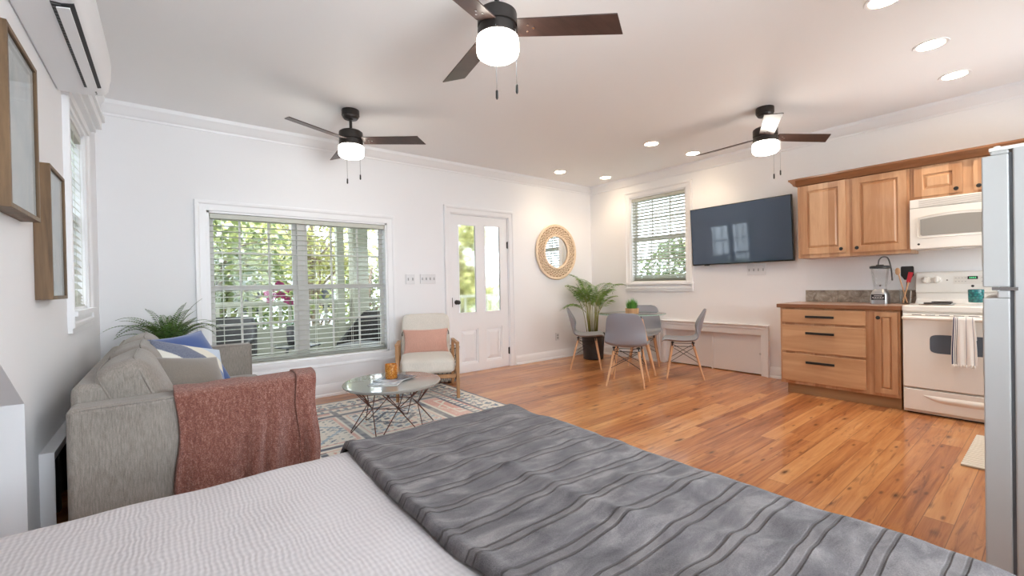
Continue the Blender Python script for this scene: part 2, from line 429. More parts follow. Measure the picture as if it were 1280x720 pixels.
# profiled casing around an opening; pts go round the inner edge, open at the floor for doors
CS = [(0, .0), (.0, .012), (.008, .016), (.055, .018), (.062, .026), (.070, .030), (.088, .030), (.092, .024), (.092, 0)]
def casing(axis, a, sgn, u0, u1, z0, z1, bottom=True):
    m = MB()
    loop = [(u0, z0, -1, -1), (u1, z0, 1, -1), (u1, z1, 1, 1), (u0, z1, -1, 1)]
    order = loop if bottom else [(u0, z0, -1, 0), (u0, z1, -1, 1), (u1, z1, 1, 1), (u1, z0, 1, 0)]
    v = []; k = len(CS)
    for (u, z, du, dz) in order:
        for o, h in CS:
            uu, zz = u + du * o, z + dz * o
            v.append((uu, a + sgn * h, zz) if axis == 'y' else (a + sgn * h, uu, zz))
    n = len(order); fs = []
    for i in range(n if bottom else n - 1):
        for j in range(k - 1):
            fs.append((i * k + j, i * k + j + 1, ((i + 1) % n) * k + j + 1, ((i + 1) % n) * k + j))
    if not bottom: fs += [tuple(range(k)), tuple(range((n - 1) * k, n * k))]
    m.add(v, fs); return m

def window(name, axis, a, sgn, hole, cols, mull=None, casing_mat='trim', sill=True, head=False):
    """sgn: direction into the room. returns the structure object (its casing) with children"""
    u0, u1, z0, z1 = hole
    def bx(m, ua, ub, da, db, za, zb):      # d measured outward from the wall face
        if axis == 'y': m.box(ua, ub, a - sgn * da, a - sgn * db, za, zb)
        else: m.box(a - sgn * da, a - sgn * db, ua, ub, za, zb)
    m = casing(axis, a, sgn, u0, u1, z0, z1)
    if sill:
        bx(m, u0 - .10, u1 + .10, -.045, .0, z0 - .024, z0 + .004); bx(m, u0 - .088, u1 + .088, -.020, 0, z0 - .12, z0 - .024)
    if head:
        for k, (d, h0, h1) in enumerate(((.03, 0, .05), (.06, .05, .08), (.09, .08, .14), (.105, .14, .17))):
            bx(m, u0 - .10 - .02 * k, u1 + .10 + .02 * k, -d, 0, z1 + .02 + h0, z1 + .02 + h1)
    root = struct(m.build(name, M['trim'], smooth=30))
    j = MB()                                # jamb lining
    bx(j, u0, u0 + .02, 0, WT, z0, z1); bx(j, u1 - .02, u1, 0, WT, z0, z1); bx(j, u0, u1, 0, WT, z1 - .02, z1); bx(j, u0, u1, 0, WT, z0, z0 + .02)
    j.build('window_jamb', M['trim'], root)
    zm = z0 + (z1 - z0) * .515
    bays = [(u0 + .02, u1 - .02)] if mull is None else [(u0 + .02, mull - .035), (mull + .035, u1 - .02)]
    if mull is not None:
        q = MB(); bx(q, mull - .035, mull + .035, .065, WT, z0 + .02, z1 - .02); q.build('mullion', M['sash'], root, bevel=.004)
    for (b0, b1) in bays:
        for (s0, s1, d) in ((z0 + .02, zm + .025, .075), (zm - .025, z1 - .02, .105)):
            q = MB(); t = .038
            bx(q, b0, b0 + t, d, d + .03, s0, s1); bx(q, b1 - t, b1, d, d + .03, s0, s1)
            bx(q, b0 + t, b1 - t, d, d + .03, s0, s0 + t + .008); bx(q, b0 + t, b1 - t, d, d + .03, s1 - t - .008, s1)
            for c in range(1, cols):
                uc = b0 + (b1 - b0) * c / cols; bx(q, uc - .009, uc + .009, d + .008, d + .024, s0 + t, s1 - t)
            zc = (s0 + s1) / 2; bx(q, b0 + t, b1 - t, d + .0085, d + .0235, zc - .009, zc + .009)
            sash = q.build('sash', M['sash'], root)
            g = MB(); bx(g, b0 + t, b1 - t, d + .0145, d + .0175, s0 + t, s1 - t); g.build('window_pane', M['glass'], sash)
    return root
window('window_1', 'y', YB, -1, WB, 3, mull=1.113)
window('window_2', 'x', XR, -1, WR, 3)
window('window_3', 'x', XL, 1, WL, 3, head=True)
window('fill_window_4', 'y', YN, 1, FILLW[0], 3, mull=1.02)  # unseen window behind the camera, added for fill light
window('fill_window_5', 'y', YN, 1, FILLW[1], 3, mull=4.30)  # second unseen window, added for fill on the kitchen side

# horizontal slat blinds
def blind(label, axis, a, sgn, hole, pitch, ladders, tilt, dep=.05, wand=None, droop=None):
    u0, u1, z0, z1 = hole[0] + .026, hole[1] - .026, hole[2] + .012, hole[3] - .024
    loc = ((u0 + u1) / 2, a - sgn * .03, z0) if axis == 'y' else (a - sgn * .03, (u0 + u1) / 2, z0)
    root = thing('window_blind', label, 'blind', loc)
    def bx(m, ua, ub, da, db, za, zb):
        if axis == 'y': m.box(ua, ub, a - sgn * da, a - sgn * db, za, zb)
        else: m.box(a - sgn * da, a - sgn * db, ua, ub, za, zb)
    q = MB(); bx(q, u0, u1, .006, .056, z1 - .045, z1); q.build('headrail', M['slat'], root, bevel=.004)
    q = MB(); bx(q, u0, u1, .006, .056, z0, z0 + .018); q.build('bottom_rail', M['slat'], root, bevel=.004)
    q = MB(); z = z0 + .03; c = .031
    while z < z1 - .06:
        zz = z
        v = []
        for k in range(5):
            s_ = (k - 2) / 2 * dep / 2; h = .004 * (1 - ((k - 2) / 2) ** 2)
            d, hh = c + s_ * cos(tilt), zz + s_ * sin(tilt) + h
            for uu in (u0, u1):
                sag = droop(uu, zz) if droop else 0
                p = (uu, a - sgn * d, hh - sag) if axis == 'y' else (a - sgn * d, uu, hh - sag)
                v.append(p); v.append((p[0], p[1], p[2] - .0025))
        fs = []
        for k in range(4):
            b = 4 * k; fs += [(b, b + 2, b + 6, b + 4), (b + 1, b + 5, b + 7, b + 3)]
            fs += [(b, b + 4, b + 5, b + 1), (b + 2, b + 3, b + 7, b + 6)]
        fs += [(0, 1, 3, 2), (16, 18, 19, 17)]
        q.add(v, fs); z += pitch if z > z0 + .09 else .022
    q.build('slats', M['slat'], root)
    q = MB()
    for uu in ladders:
        for d in (.006, .056): bx(q, uu - .0015, uu + .0015, d - .001, d + .001, z0, z1 - .04)
    q.build('ladder_cords', M['slat'], root)
    if wand:
        q = MB(); p = (wand, a + sgn * .006, 0) if axis == 'y' else (a + sgn * .006, wand, 0)
        q.cyl((p[0], p[1], z1 - .05), (p[0], p[1], z1 - .62), .0035, n=8); q.ball((p[0], p[1], z1 - .63), .008, .008, .014)
        q.build('pull_cord', M['slat'], root, smooth=60)
    return root
blind('wide white slatted blind over the picture window behind the sofa', 'y', YB, -1, WB, .052, [.42, .83, 1.24, 1.62, 1.93], rad(-1))
blind('white slatted blind over the window beside the television', 'x', XR, -1, WR, .047, [3.33, 3.66, 4.0], rad(-20), wand=4.06)
blind('white slatted blind on the bright side window above the sofa', 'x', XL, 1, WL, .047, [3.62, 3.86, 4.1], rad(52), wand=3.60)

# ---------------------------------------------------------------- door
def door():
    m = casing('y', YB, -1, DB[0], DB[1], 0, DB[3], bottom=False)
    root = struct(m.build('door_1', M['trim'], smooth=30))
    j = MB(); j.box(DB[0], DB[0] + .012, YB, YB + WT, 0, DB[3]).box(DB[1] - .012, DB[1], YB, YB + WT, 0, DB[3]).box(DB[0], DB[1], YB, YB + WT, DB[3] - .012, DB[3])
    j.box(DB[0] + .012, DB[1] - .012, YB + .02, YB + WT, 0, .012)
    j.build('door_jamb', M['trim'], root)
    x0, x1, y0, y1, z0, z1 = DB[0] + .016, DB[1] - .016, YB + .008, YB + .05, .016, DB[3] - .016
    G = [(3.0, 3.283, .787, 1.968), (3.417, 3.688, .790, 1.975)]; Pn = [(3.018, 3.305, .105, .575), (3.424, 3.714, .12, .587)]
    Pn = [(3.012, 3.296, .115, .58), (3.417, 3.70, .115, .58)]
    s = MB(); holes_wall(s, 'y', y0, y1, x0, x1, z0, z1, G + Pn)
    leaf = s.build('door_leaf', M['trim'], root)
    for k, (a, b, c, d) in enumerate(Pn):
        MB().panel('y', y0 + .030, -1, a, b, c, d, .018, .02, .055, .012).build('door_panel', M['trim'], leaf)
    fg = NT('seeded_glass'); fg.set(Base_Color=(.97, 1, .98, 1), Roughness=.16, IOR=1.12, Transmission_Weight=1.0)
    for k, (a, b, c, d) in enumerate(G):
        q = MB(); t = .012
        q.box(a, a + t, y0 - .006, y0 + .02, c, d).box(b - t, b, y0 - .006, y0 + .02, c, d).box(a + t, b - t, y0 - .006, y0 + .02, c, c + t).box(a + t, b - t, y0 - .006, y0 + .02, d - t, d)
        gb = q.build('glass_bead', M['trim'], leaf)
        MB().box(a + .004, b - .004, y0 + .014, y0 + .018, c + .004, d - .004).build('door_pane', fg.m, leaf)
    q = MB(); kx, kz = 2.962, .94
    q.lathe([(.030, 0), (.030, -.006), (.012, -.010), (.011, -.034), (.024, -.042), (.029, -.054), (.026, -.064), (.012, -.069)], (kx, y0, kz), 24, 'y')
    q.build('door_knob', M['bronze'], leaf, smooth=40)
    q = MB(); q.box(x0 - .002, x0 + .008, y0 - .003, y0 + .002, .88, 1.0); q.build('latch_plate', M['bronze'], leaf)
    for z in (1.72, .22):
        q = MB(); q.cyl((x1 + .004, y0 - .006, z - .05), (x1 + .004, y0 - .006, z + .05), .007, n=10); q.box(x1 - .012, x1 + .006, y0 - .003, y0 + .002, z - .045, z + .045)
        q.build('hinge', M['black'], leaf)
door()

# ---------------------------------------------------------------- low hatches
def hatch_right():
    t = M['trim']
    m = MB(); y0, y1, z1 = NR[0], NR[1], NR[3]
    prof = [(0, 0), (0, .014), (.01, .018), (.075, .018), (.08, .030), (.105, .034), (.118, .046), (.128, .046), (.130, 0)]
    v = []; k = len(prof)
    for (u, z, du, dz) in [(y0, 0, -.72, 0), (y0, z1, -.72, 1), (y1, z1, .72, 1), (y1, 0, .72, 0)]:
        v += [(XR - h, u + du * o, z + dz * o) for o, h in prof]
    fs = [(i * k + j, i * k + j + 1, (i + 1) * k + j + 1, (i + 1) * k + j) for i in range(3) for j in range(k - 1)] + [tuple(range(k)), tuple(range(3 * k, 4 * k))]
    m.add(v, fs)
    root = struct(m.build('door_2', t, smooth=30))
    MB().box(XR + .030, XR + .046, y0, 2.90, .012, z1).build('sliding_panel', t, root)
    MB().box(XR + .052, XR + .068, 2.87, y1, .012, z1).build('sliding_panel', t, root)
    q = MB().box(XR + .02, XR + .08, 2.872, 2.892, .0, z1); q.build('panel_edge', t, root)
    MB().lathe([(.012, 0), (.012, .004), (.005, .004)], (XR + .03, 2.292, .258), 14, 'x').build('finger_pull', M['black'], root)
    MB().box(XR + .09, XR + WT - .001, y0, y1, 0, z1).build('hatch_back', M['black'], root)
hatch_right()
def hatch_left():
    m = MB(); y0, y1, z1 = NL[0], NL[1], NL[3]
    prof = [(0, 0), (0, .014), (.01, .018), (.05, .018), (.055, .030), (.075, .034), (.085, .046), (.092, .046), (.094, 0)]
    v = []; k = len(prof)
    for (u, z, du, dz) in [(y0, 0, -1, 0), (y0, z1, -1, 1), (y1, z1, 1, 1), (y1, 0, 1, 0)]:
        v += [(XL + h, u + du * o, z + dz * o) for o, h in prof]
    m.add(v, [(i * k + j, i * k + j + 1, (i + 1) * k + j + 1, (i + 1) * k + j) for i in range(3) for j in range(k - 1)] + [tuple(range(k)), tuple(range(3 * k, 4 * k))])
    root = struct(m.build('trim_4', M['trim'], smooth=30))
    d = plain('dark_hatch_board', rgb(44, 40, 42), .6)
    q = MB().box(XL - .08, XL - .06, y0, y1, 0, z1)
    for yy in (2.95, 3.3, 3.65): q.box(XL - .06, XL - .03, yy, yy + .06, 0, z1)
    q.build('hatch_board', d, root)
hatch_left()

# ---------------------------------------------------------------- recessed lights
LAMP = plain('lamp_glow_warm', rgb(255, 226, 180), .5, emis=(1, .80, .55, 1), estr=26)
LIGHTS = [(4.15, .56, 'recessed ceiling light above the drawer cabinet and range, the one farther from the wall', ),
          (4.93, .53, 'recessed ceiling light above the range, close to the kitchen wall'),
          (4.41, 2.94, 'recessed ceiling light between the far ceiling fan and the dining table'),
          (5.17, 2.86, 'recessed ceiling light by the tip of the kitchen fan blade, close to the television wall'),
          (4.42, 4.44, 'recessed ceiling light near the far wall, above the round mirror'),
          (5.23, 4.29, 'recessed ceiling light in the far corner above the palm'),
          (3.26, .63, 'recessed ceiling light cut by the top edge of the picture')]
for x, y, lab in LIGHTS:
    r = thing('ceiling_light', lab, 'ceiling light', (x, y, ZC), 0, 'recessed ceiling lights')
    MB().lathe([(.072, -.001), (.085, -.004), (.094, -.004), (.096, 0), (.072, 0)], (x, y, ZC), 32, cap=False).build('trim_ring', M['trim'], r, smooth=40)
    MB().lathe([(.073, -.002), (.04, -.0035), (.001, -.004)], (x, y, ZC), 32).build('lens', LAMP, r, smooth=60)

# wall plates
def plate(lab, name, cat, axis, a, sgn, u, z, gangs, w, h):
    loc = (u, a, z) if axis == 'y' else (a, u, z)
    r = thing(name, lab, cat, loc)
    def bx(m, ua, ub, da, db, za, zb):
        if axis == 'y': m.box(ua, ub, a + sgn * da, a + sgn * db, za, zb)
        else: m.box(a + sgn * da, a + sgn * db, ua, ub, za, zb)
    q = MB(); bx(q, u - w / 2, u + w / 2, .0, .012, z - h / 2, z + h / 2); q.build('cover_plate', M['whiteplastic'], r, bevel=.003)
    gp = plain('switch_rocker', rgb(172, 172, 174), .4) if 'switch_rocker' not in bpy.data.materials else bpy.data.materials['switch_rocker']
    for k in range(gangs):
        uu = u - w / 2 + w * (k + .5) / gangs
        if name == 'light_switch':
            q = MB(); bx(q, uu - .0055, uu + .0055, .012, .023, z - .016, z + .016); q.build('toggle', gp, r, bevel=.002)
        else:
            for dz in (-.02, .02):
                q = MB(); bx(q, uu - .017, uu + .017, .012, .014, z + dz - .014, z + dz + .014); q.build('receptacle', gp, r, bevel=.003)
plate('narrow light switch plate beside the picture window, nearer the window', 'light_switch', 'light switch', 'y', YB, -1, 2.313, 1.247, 2, .118, .118)
plate('wide four-toggle light switch plate between the picture window and the door', 'light_switch', 'light switch', 'y', YB, -1, 2.55, 1.25, 4, .212, .118)
plate('four-toggle light switch plate on the wall below the television', 'light_switch', 'light switch', 'x', XR, -1, 2.306, 1.277, 4, .212, .118)
plate('white electrical outlet low on the wall under the round mirror', 'wall_outlet', 'outlet', 'y', YB, -1, 4.764, .335, 1, .075, .118)
# ---------------------------------------------------------------- upholstery helpers
def spw(w, e): return math.copysign(abs(w) ** e, w)
def cushion(mb, a, b, c, M, e1=.45, e2=.3, n=40, m=24, wr=0.0, seed=0):
    def fn(u, v):
        th = 2 * PI * u; ph = PI * (v - .5)
        x = a * spw(cos(ph), e1) * spw(cos(th), e2); y = b * spw(cos(ph), e1) * spw(sin(th), e2); z = c * spw(sin(ph), e1)
        if wr:
            k = 1 + wr * mnoise.noise(Vector((x * 7 + seed, y * 7, z * 7)))
            x *= k; y *= k; z *= k
        return M @ Vector((x, y, z))
    mb.grid(fn, n, m, True)
def pillow(mb, w, h, t, M, wr=.02, seed=0, n=26):
    """square throw pillow, front and back sheets, corners drawn out"""
    for sg in (1, -1):
        def fn(p, q):
            u, v = 2 * p - 1, 2 * q - 1
            u = spw(sin(u * PI / 2), 1); v = spw(sin(v * PI / 2), 1)
            x = w / 2 * u * (1 - .085 * (1 - v * v)); y = h / 2 * v * (1 - .085 * (1 - u * u))
            z = sg * t / 2 * max(0.0, (1 - u ** 2) * (1 - v ** 2)) ** .42
            z += (wr * mnoise.noise(Vector((x * 6 + seed, y * 6, sg))) * (1 - u ** 4) * (1 - v ** 4))
            return M @ Vector((x, y, z))
        mb.grid(fn, n, n)
def pipe_loop(mb, w, h, M, r=.004, off=0, n=60):
    pts = []
    for k in range(n + 1):
        s = 4.0 * k / n; i = int(s) % 4; f = s - int(s); f = 2 * f - 1
        u, v = [(f, -1), (1, f), (-f, 1), (-1, -f)][i]
        pts.append(M @ Vector((w / 2 * u * (1 - .085 * (1 - v * v)), h / 2 * v * (1 - .085 * (1 - u * u)), off)))
    mb.tube(pts, r, 6, False)
def se_loop(mb, a, b, c, z, M, e1, e2, r=.005, n=64):
    """piping that follows a cushion's outline at height fraction z"""
    pz = math.asin(max(-1, min(1, spw(z, 1 / e1)))); k = spw(cos(pz), e1) * 1.004
    mb.tube([M @ Vector((a * k * spw(cos(2 * PI * i / n), e2), b * k * spw(sin(2 * PI * i / n), e2), c * z)) for i in range(n + 1)], r, 6, False)
def xform(loc, rx=0, ry=0, rz=0):
    return Matrix.Translation(loc) @ Matrix.Rotation(rz, 4, 'Z') @ Matrix.Rotation(ry, 4, 'Y') @ Matrix.Rotation(rx, 4, 'X')

# ---------------------------------------------------------------- sofa against the left wall
SX0, SX1, SY0, SY1 = -.335, .555, 2.40, 4.42
def sofa():
    L = M['linen']
    r = thing('sofa', 'long grey-brown linen sofa standing along the left wall', 'sofa', ((SX0 + SX1) / 2, (SY0 + SY1) / 2, 0))
    aw, az = .15, .70
    b = MB().box(SX0 + .02, SX1 - .03, SY0 + aw, SY1 - aw, .09, .30); b.build('base', L, r, bevel=.012, seg=3)
    b = MB().prism([(SX0, .08), (SX0 + .18, .08), (SX0 + .19, .30), (SX0 + .155, .77), (SX0 + .01, .77)], 'y', SY0 + aw + .002, SY1 - aw - .002)
    b.build('back_frame', L, r, bevel=.035, seg=4)
    for y0 in (SY0, SY1 - aw):
        arm = MB().box(SX0 + .015, SX1, y0, y0 + aw, .07, az).build('arm', L, r, bevel=.022, seg=4)
        q = MB()
        for yy in (y0 + .005, y0 + aw - .005):
            q.tube(smooth_path([(SX0 + .03, yy, az - .03), (SX0 + .06, yy, az - .009), (SX0 + .2, yy, az - .006), (SX1 - .06, yy, az - .006), (SX1 - .012, yy, az - .016), (SX1 - .006, yy, az - .06), (SX1 - .006, yy, .3), (SX1 - .006, yy, .09)], 5), .005, 6)
        q.build('piping', L, arm, smooth=180)
    n = 2; ys = [SY0 + aw + .004 + (SY1 - SY0 - 2 * aw - .008) * k / n for k in range(n + 1)]
    for k in range(n):
        m = xform(((SX0 + .2 + SX1 - .01) / 2 + .02, (ys[k] + ys[k + 1]) / 2, .385))
        a, bb, c = (SX1 - .01 - SX0 - .16) / 2, (ys[k + 1] - ys[k]) / 2, .088
        q = MB(); cushion(q, a, bb, c, m, .5, .12, 48, 20, .012, k); sc = q.build('seat_cushion', L, r, smooth=180)
        q = MB(); se_loop(q, a, bb, c, .62, m, .5, .12); q.build('piping', L, sc, smooth=180)
    n = 3; ys = [SY0 + aw - .012 + (SY1 - SY0 - 2 * aw + .024) * k / n for k in range(n + 1)]
    for k in range(n):
        # local z -> thickness (faces +x), local x -> up, local y -> along the sofa
        m = xform((-.075, (ys[k] + ys[k + 1]) / 2, .672), 0, rad(-90 + 16), 0) @ Matrix.Rotation(PI, 4, 'Y') @ Matrix.Rotation(0, 4, 'X')
        m = Matrix.Translation((-.112, (ys[k] + ys[k + 1]) / 2, .655)) @ Matrix.Rotation(rad(-22), 4, 'Y') @ Matrix(((0, 0, 1, 0), (0, 1, 0, 0), (1, 0, 0, 0), (0, 0, 0, 1)))
        a, bb, c = .205, (ys[k + 1] - ys[k]) / 2 - .002, .120
        q = MB(); cushion(q, a, bb, c, m, .62, .30, 56, 28, .05, k * 9.1); bc = q.build('back_cushion', L, r, smooth=180)
        q = MB(); se_loop(q, a, bb, c, .55, m, .62, .30); se_loop(q, a, bb, c, -.55, m, .62, .30); q.build('piping', L, bc, smooth=180)
    for x in (SX0 + .06, SX1 - .06):
        for y in (SY0 + .07, SY1 - .07):
            MB().cyl((x, y, .0125 if x > 0 else 0), (x, y, .10), .018, .026, 14).build('leg', M['black'], r, smooth=40)
sofa()

# rust throw over the near arm
def throw():
    t = NT('rust_chenille'); t.set(Roughness=.95, Sheen_Weight=.35, Specular_IOR_Level=.1)
    v = t.coord(); n1 = t.noise(v, 190, 3, .75); n2 = t.noise(t.coord((1, 1, .4)), 90, 3, .7)
    f = t.math('ADD', t.math('MULTIPLY', n1, .6), t.math('MULTIPLY', n2, .4))
    t.link(t.ramp(f, [(.3, rgb(104, 56, 45)), (.5, rgb(152, 92, 76)), (.68, rgb(208, 158, 142))]), t.b.inputs['Base Color'])
    t.bump(n1, .9, .012)
    th = .016; ya, yb, zt = SY0 - .008, SY0 + .158, .708
    prof = [(ya - .006, .13), (ya - .004, .3), (ya, .5), (ya, .66), (ya + .008, zt - .010), (ya + .03, zt + .006), (SY0 + .075, zt + .012), (yb - .03, zt + .008), (yb - .004, zt - .008), (yb + .004, .66), (yb + .004, .52)]
    path = smooth_path([(0, p[0], p[1]) for p in prof], 5)
    def sheet(x0, x1, nx, fold, lift, seed, close=False):
        def fn(u, w):
            x = x0 + (x1 - x0) * u; p = path[min(len(path) - 1, int(round(w * (len(path) - 1))))]
            drop = max(0.0, zt - p.z) if p.y < SY0 + .02 else 0
            y = p.y - fold * drop * (1.15 + sin(x * 46 + seed + 2.2 * sin(x * 17 + seed)) + .5 * sin(x * 23)) - lift
            z = p.z + (lift * .8 if drop < .02 else 0) + .006 * mnoise.noise(Vector((x * 14, p.y * 14, seed)))
            if p.y < SY0 and p.z < .14: z += .012 * sin(x * 30)
            return (x + .01 * sin(p.z * 14 + seed), y, z)
        return MB().grid(fn, nx, len(path) - 1)
    q = sheet(.022, .572, 90, .028, 0, .4)
    o = q.build('throw_blanket', t.m, None, smooth=180, solid=th)
    tag(o, 'rust-coloured chenille throw draped over the near arm of the sofa', 'throw')
    # the gathered front fold that hangs past the arm end
    q = sheet(.50, .592, 24, .035, .014, 2.6); f1 = q.build('gathered_fold', t.m, o, smooth=180, solid=th)
    return o
throw()

# pillows on the sofa
def velvet(name, c): return fabric(name, c, 300, .06, .15, .5, .85)
BLUE = velvet('blue_velvet', rgb(64, 90, 148)); GREY = velvet('grey_velvet', rgb(132, 124, 116))
def pattern_mat():
    t = NT('patchwork_print'); t.set(Roughness=.85, Sheen_Weight=.2)
    tc = t.new('ShaderNodeTexCoord'); sp = t.new('ShaderNodeSeparateXYZ'); t.link(tc.outputs['UV'], sp.inputs[0])
    return t
def throw_pillows():
    # blue, farthest
    m = Matrix.Translation((.10, 3.48, .70)) @ Matrix.Rotation(rad(-32), 4, 'Y') @ Matrix.Rotation(rad(42), 4, 'Z') @ Matrix.Rotation(rad(90), 4, 'X')
    def stand(loc, yaw, lean, roll):
        """pillow standing on an edge: its face normal points along yaw, tipped back by lean, spun by roll"""
        return Matrix.Translation(loc) @ Matrix.Rotation(yaw, 4, 'Z') @ Matrix.Rotation(lean, 4, 'Y') @ Matrix(((0, 0, 1, 0), (1, 0, 0, 0), (0, 1, 0, 0), (0, 0, 0, 1))) @ Matrix.Rotation(roll, 4, 'Z')
    m = stand((.115, 3.60, .675), rad(-46), rad(-32), rad(2))
    q = MB(); pillow(q, .44, .44, .16, m, .02, 1)
    o = q.build('throw_pillow', BLUE, smooth=180); tag(o, 'plain blue pillow on the sofa behind the patterned one', 'pillow')
    q = MB(); pipe_loop(q, .44, .44, m, .005); q.build('piping', BLUE, o, smooth=180)
    # patterned blue / cream
    m = stand((.11, 3.38, .640), rad(-50), rad(-34), rad(-20))
    t = NT('patchwork_print'); t.set(Roughness=.85, Sheen_Weight=.2)
    at = t.new('ShaderNodeAttribute', attribute_name='Col'); n = t.noise(t.coord(), 160, 3)
    t.link(t.mix(t.math('MULTIPLY', n, .3), at.outputs['Color'], rgb(240, 240, 235)), t.b.inputs['Base Color']); t.bump(n, .25, .002)
    q = MB(); pillow(q, .43, .43, .15, m, .02, 4, 130)
    inv = m.inverted()
    for p in q.v:
        l = inv @ Vector(p); u, v = l.x / .215, l.y / .215
        s1 = u * .75 + v; s2 = u - .35 * v
        if s1 > 1.05: c = rgb(188, 204, 224)
        elif s1 > .62: c = rgb(226, 222, 208)
        elif s1 > -.05: c = rgb(58, 72, 110) if s2 < .28 else rgb(92, 122, 176)
        elif s1 > -.42: c = rgb(230, 228, 218)
        elif s1 > -.75: c = rgb(150, 178, 214)
        else: c = rgb(58, 72, 110)
        q.col.append(c)
    o = q.build('throw_pillow', t.m, smooth=180); tag(o, 'navy, pale blue and cream patterned pillow between the blue and the grey pillow', 'pillow')
    # grey with a blue reverse, nearest
    m = stand((.095, 3.14, .600), rad(-54), rad(-38), rad(-12))
    q = MB(); pillow(q, .42, .42, .16, m, .025, 8)
    n2 = len(q.f) // 2; q.mi = [0] * n2 + [1] * (len(q.f) - n2)
    o = q.build('throw_pillow', [GREY, BLUE], smooth=180); tag(o, 'grey velvet pillow with a blue reverse, the nearest pillow on the sofa', 'pillow')
    q = MB(); pipe_loop(q, .42, .42, m, .006); q.build('piping', velvet('pale_piping', rgb(176, 170, 162)), o, smooth=180)
throw_pillows()

# ---------------------------------------------------------------- bed, coverlet and striped blanket
BX0, BX1, BY0, BY1, BZ = XL - .70, 1.205, .03, 1.545, .60
def wrapc(s, lo, hi, r):
    """unrolled distance s along one axis -> (position, drop) over a rounded edge at lo and hi"""
    def edge(d):
        if d <= 0: return d, 0
        if d < r * PI / 2: a = d / r; return r * sin(a), r * (1 - cos(a))
        return r, r + d - r * PI / 2
    if s > hi - r: p, d = edge(s - (hi - r)); return hi - r + p, d
    if s < lo + r: p, d = edge(lo + r - s); return lo + r - p, d
    return s, 0
def bed():
    r = thing('bed', 'queen bed in the foreground under the pale coverlet', 'bed', ((BX0 + BX1) / 2, (BY0 + BY1) / 2, 0))
    i = .03
    MB().box(BX0 + i, BX1 - i, BY0 + i, BY1 - i, .33, BZ - .02).build('mattress', fabric('mattress_ticking', rgb(225, 222, 218)), r, bevel=.05, seg=3)
    MB().box(BX0 + i, BX1 - i, BY0 + i, BY1 - i, .14, .325).build('bed_base', fabric('base_cloth', rgb(90, 88, 88)), r, bevel=.015)
    for x in (BX0 + .1, BX1 - .1):
        for y in (BY0 + .1, BY1 - .1): MB().cyl((x, y, 0), (x, y, .15), .03, .035, 14).build('leg', M['black'], r, smooth=40)
bed()
def coverlet():
    t = NT('waffle_coverlet'); t.set(Roughness=.95, Sheen_Weight=.15, Specular_IOR_Level=.15)
    tc = t.new('ShaderNodeTexCoord'); v = tc.outputs['Object']
    nz = t.new('ShaderNodeTexNoise', i_Scale=9, i_Detail=4); t.link(v, nz.inputs['Vector'])
    wv = t.new('ShaderNodeVectorMath', operation='MULTIPLY_ADD'); t.link(nz.outputs['Color'], wv.inputs[0]); wv.inputs[1].default_value = (.03, .03, .03); t.link(v, wv.inputs[2])
    sp = t.new('ShaderNodeSeparateXYZ'); t.link(wv.outputs[0], sp.inputs[0])
    k = 2 * PI / .0105
    sx = t.math('SINE', t.math('MULTIPLY', sp.outputs[0], k)); sy = t.math('SINE', t.math('MULTIPLY', t.math('ADD', sp.outputs[1], sp.outputs[2]), k * .62))
    n2 = t.noise(v, 22, 3)
    h = t.math('ADD', t.math('MULTIPLY', sx, t.math('ADD', .25, n2)), t.math('MULTIPLY', sy, .55))
    t.link(t.ramp(t.math('MULTIPLY_ADD', h, .25, .5), [(.1, rgb(186, 178, 178)), (.8, rgb(201, 193, 192))]), t.b.inputs['Base Color'])
    t.bump(h, .22, .0025)
    def fn(u, w):
        px, dx = wrapc(BX0 + (BX1 + .52 - BX0) * u, BX0 - 9, BX1 + .012, .09)
        py, dy = wrapc(BY0 - .50 + (BY1 - BY0 + 1.0) * w, BY0 - .012, BY1 + .012, .09)
        d = max(dx, dy) if min(dx, dy) < .09 else max(dx, dy) + .3 * min(dx, dy)
        z = BZ + .008 - d
        bulge = .006 * mnoise.noise(Vector((px * 2.2, py * 2.2, 1.3))) + .005 * mnoise.noise(Vector((px * 6, py * 6, 4)))
        if dy > .1: py += (1 if w > .5 else -1) * (.010 + .012 * sin(px * 15) * min(1, d * 3))
        if dx > .1: px += .008 + .008 * sin(py * 13) * min(1, d * 3)
        return (px, py, max(.11, z + bulge * (1 if d < .05 else .3)))
    o = MB().grid(fn, 150, 150).build('coverlet', t.m, smooth=180, solid=.006)
    tag(o, 'pale greige waffle-weave coverlet spread over the bed', 'bedspread')
coverlet()
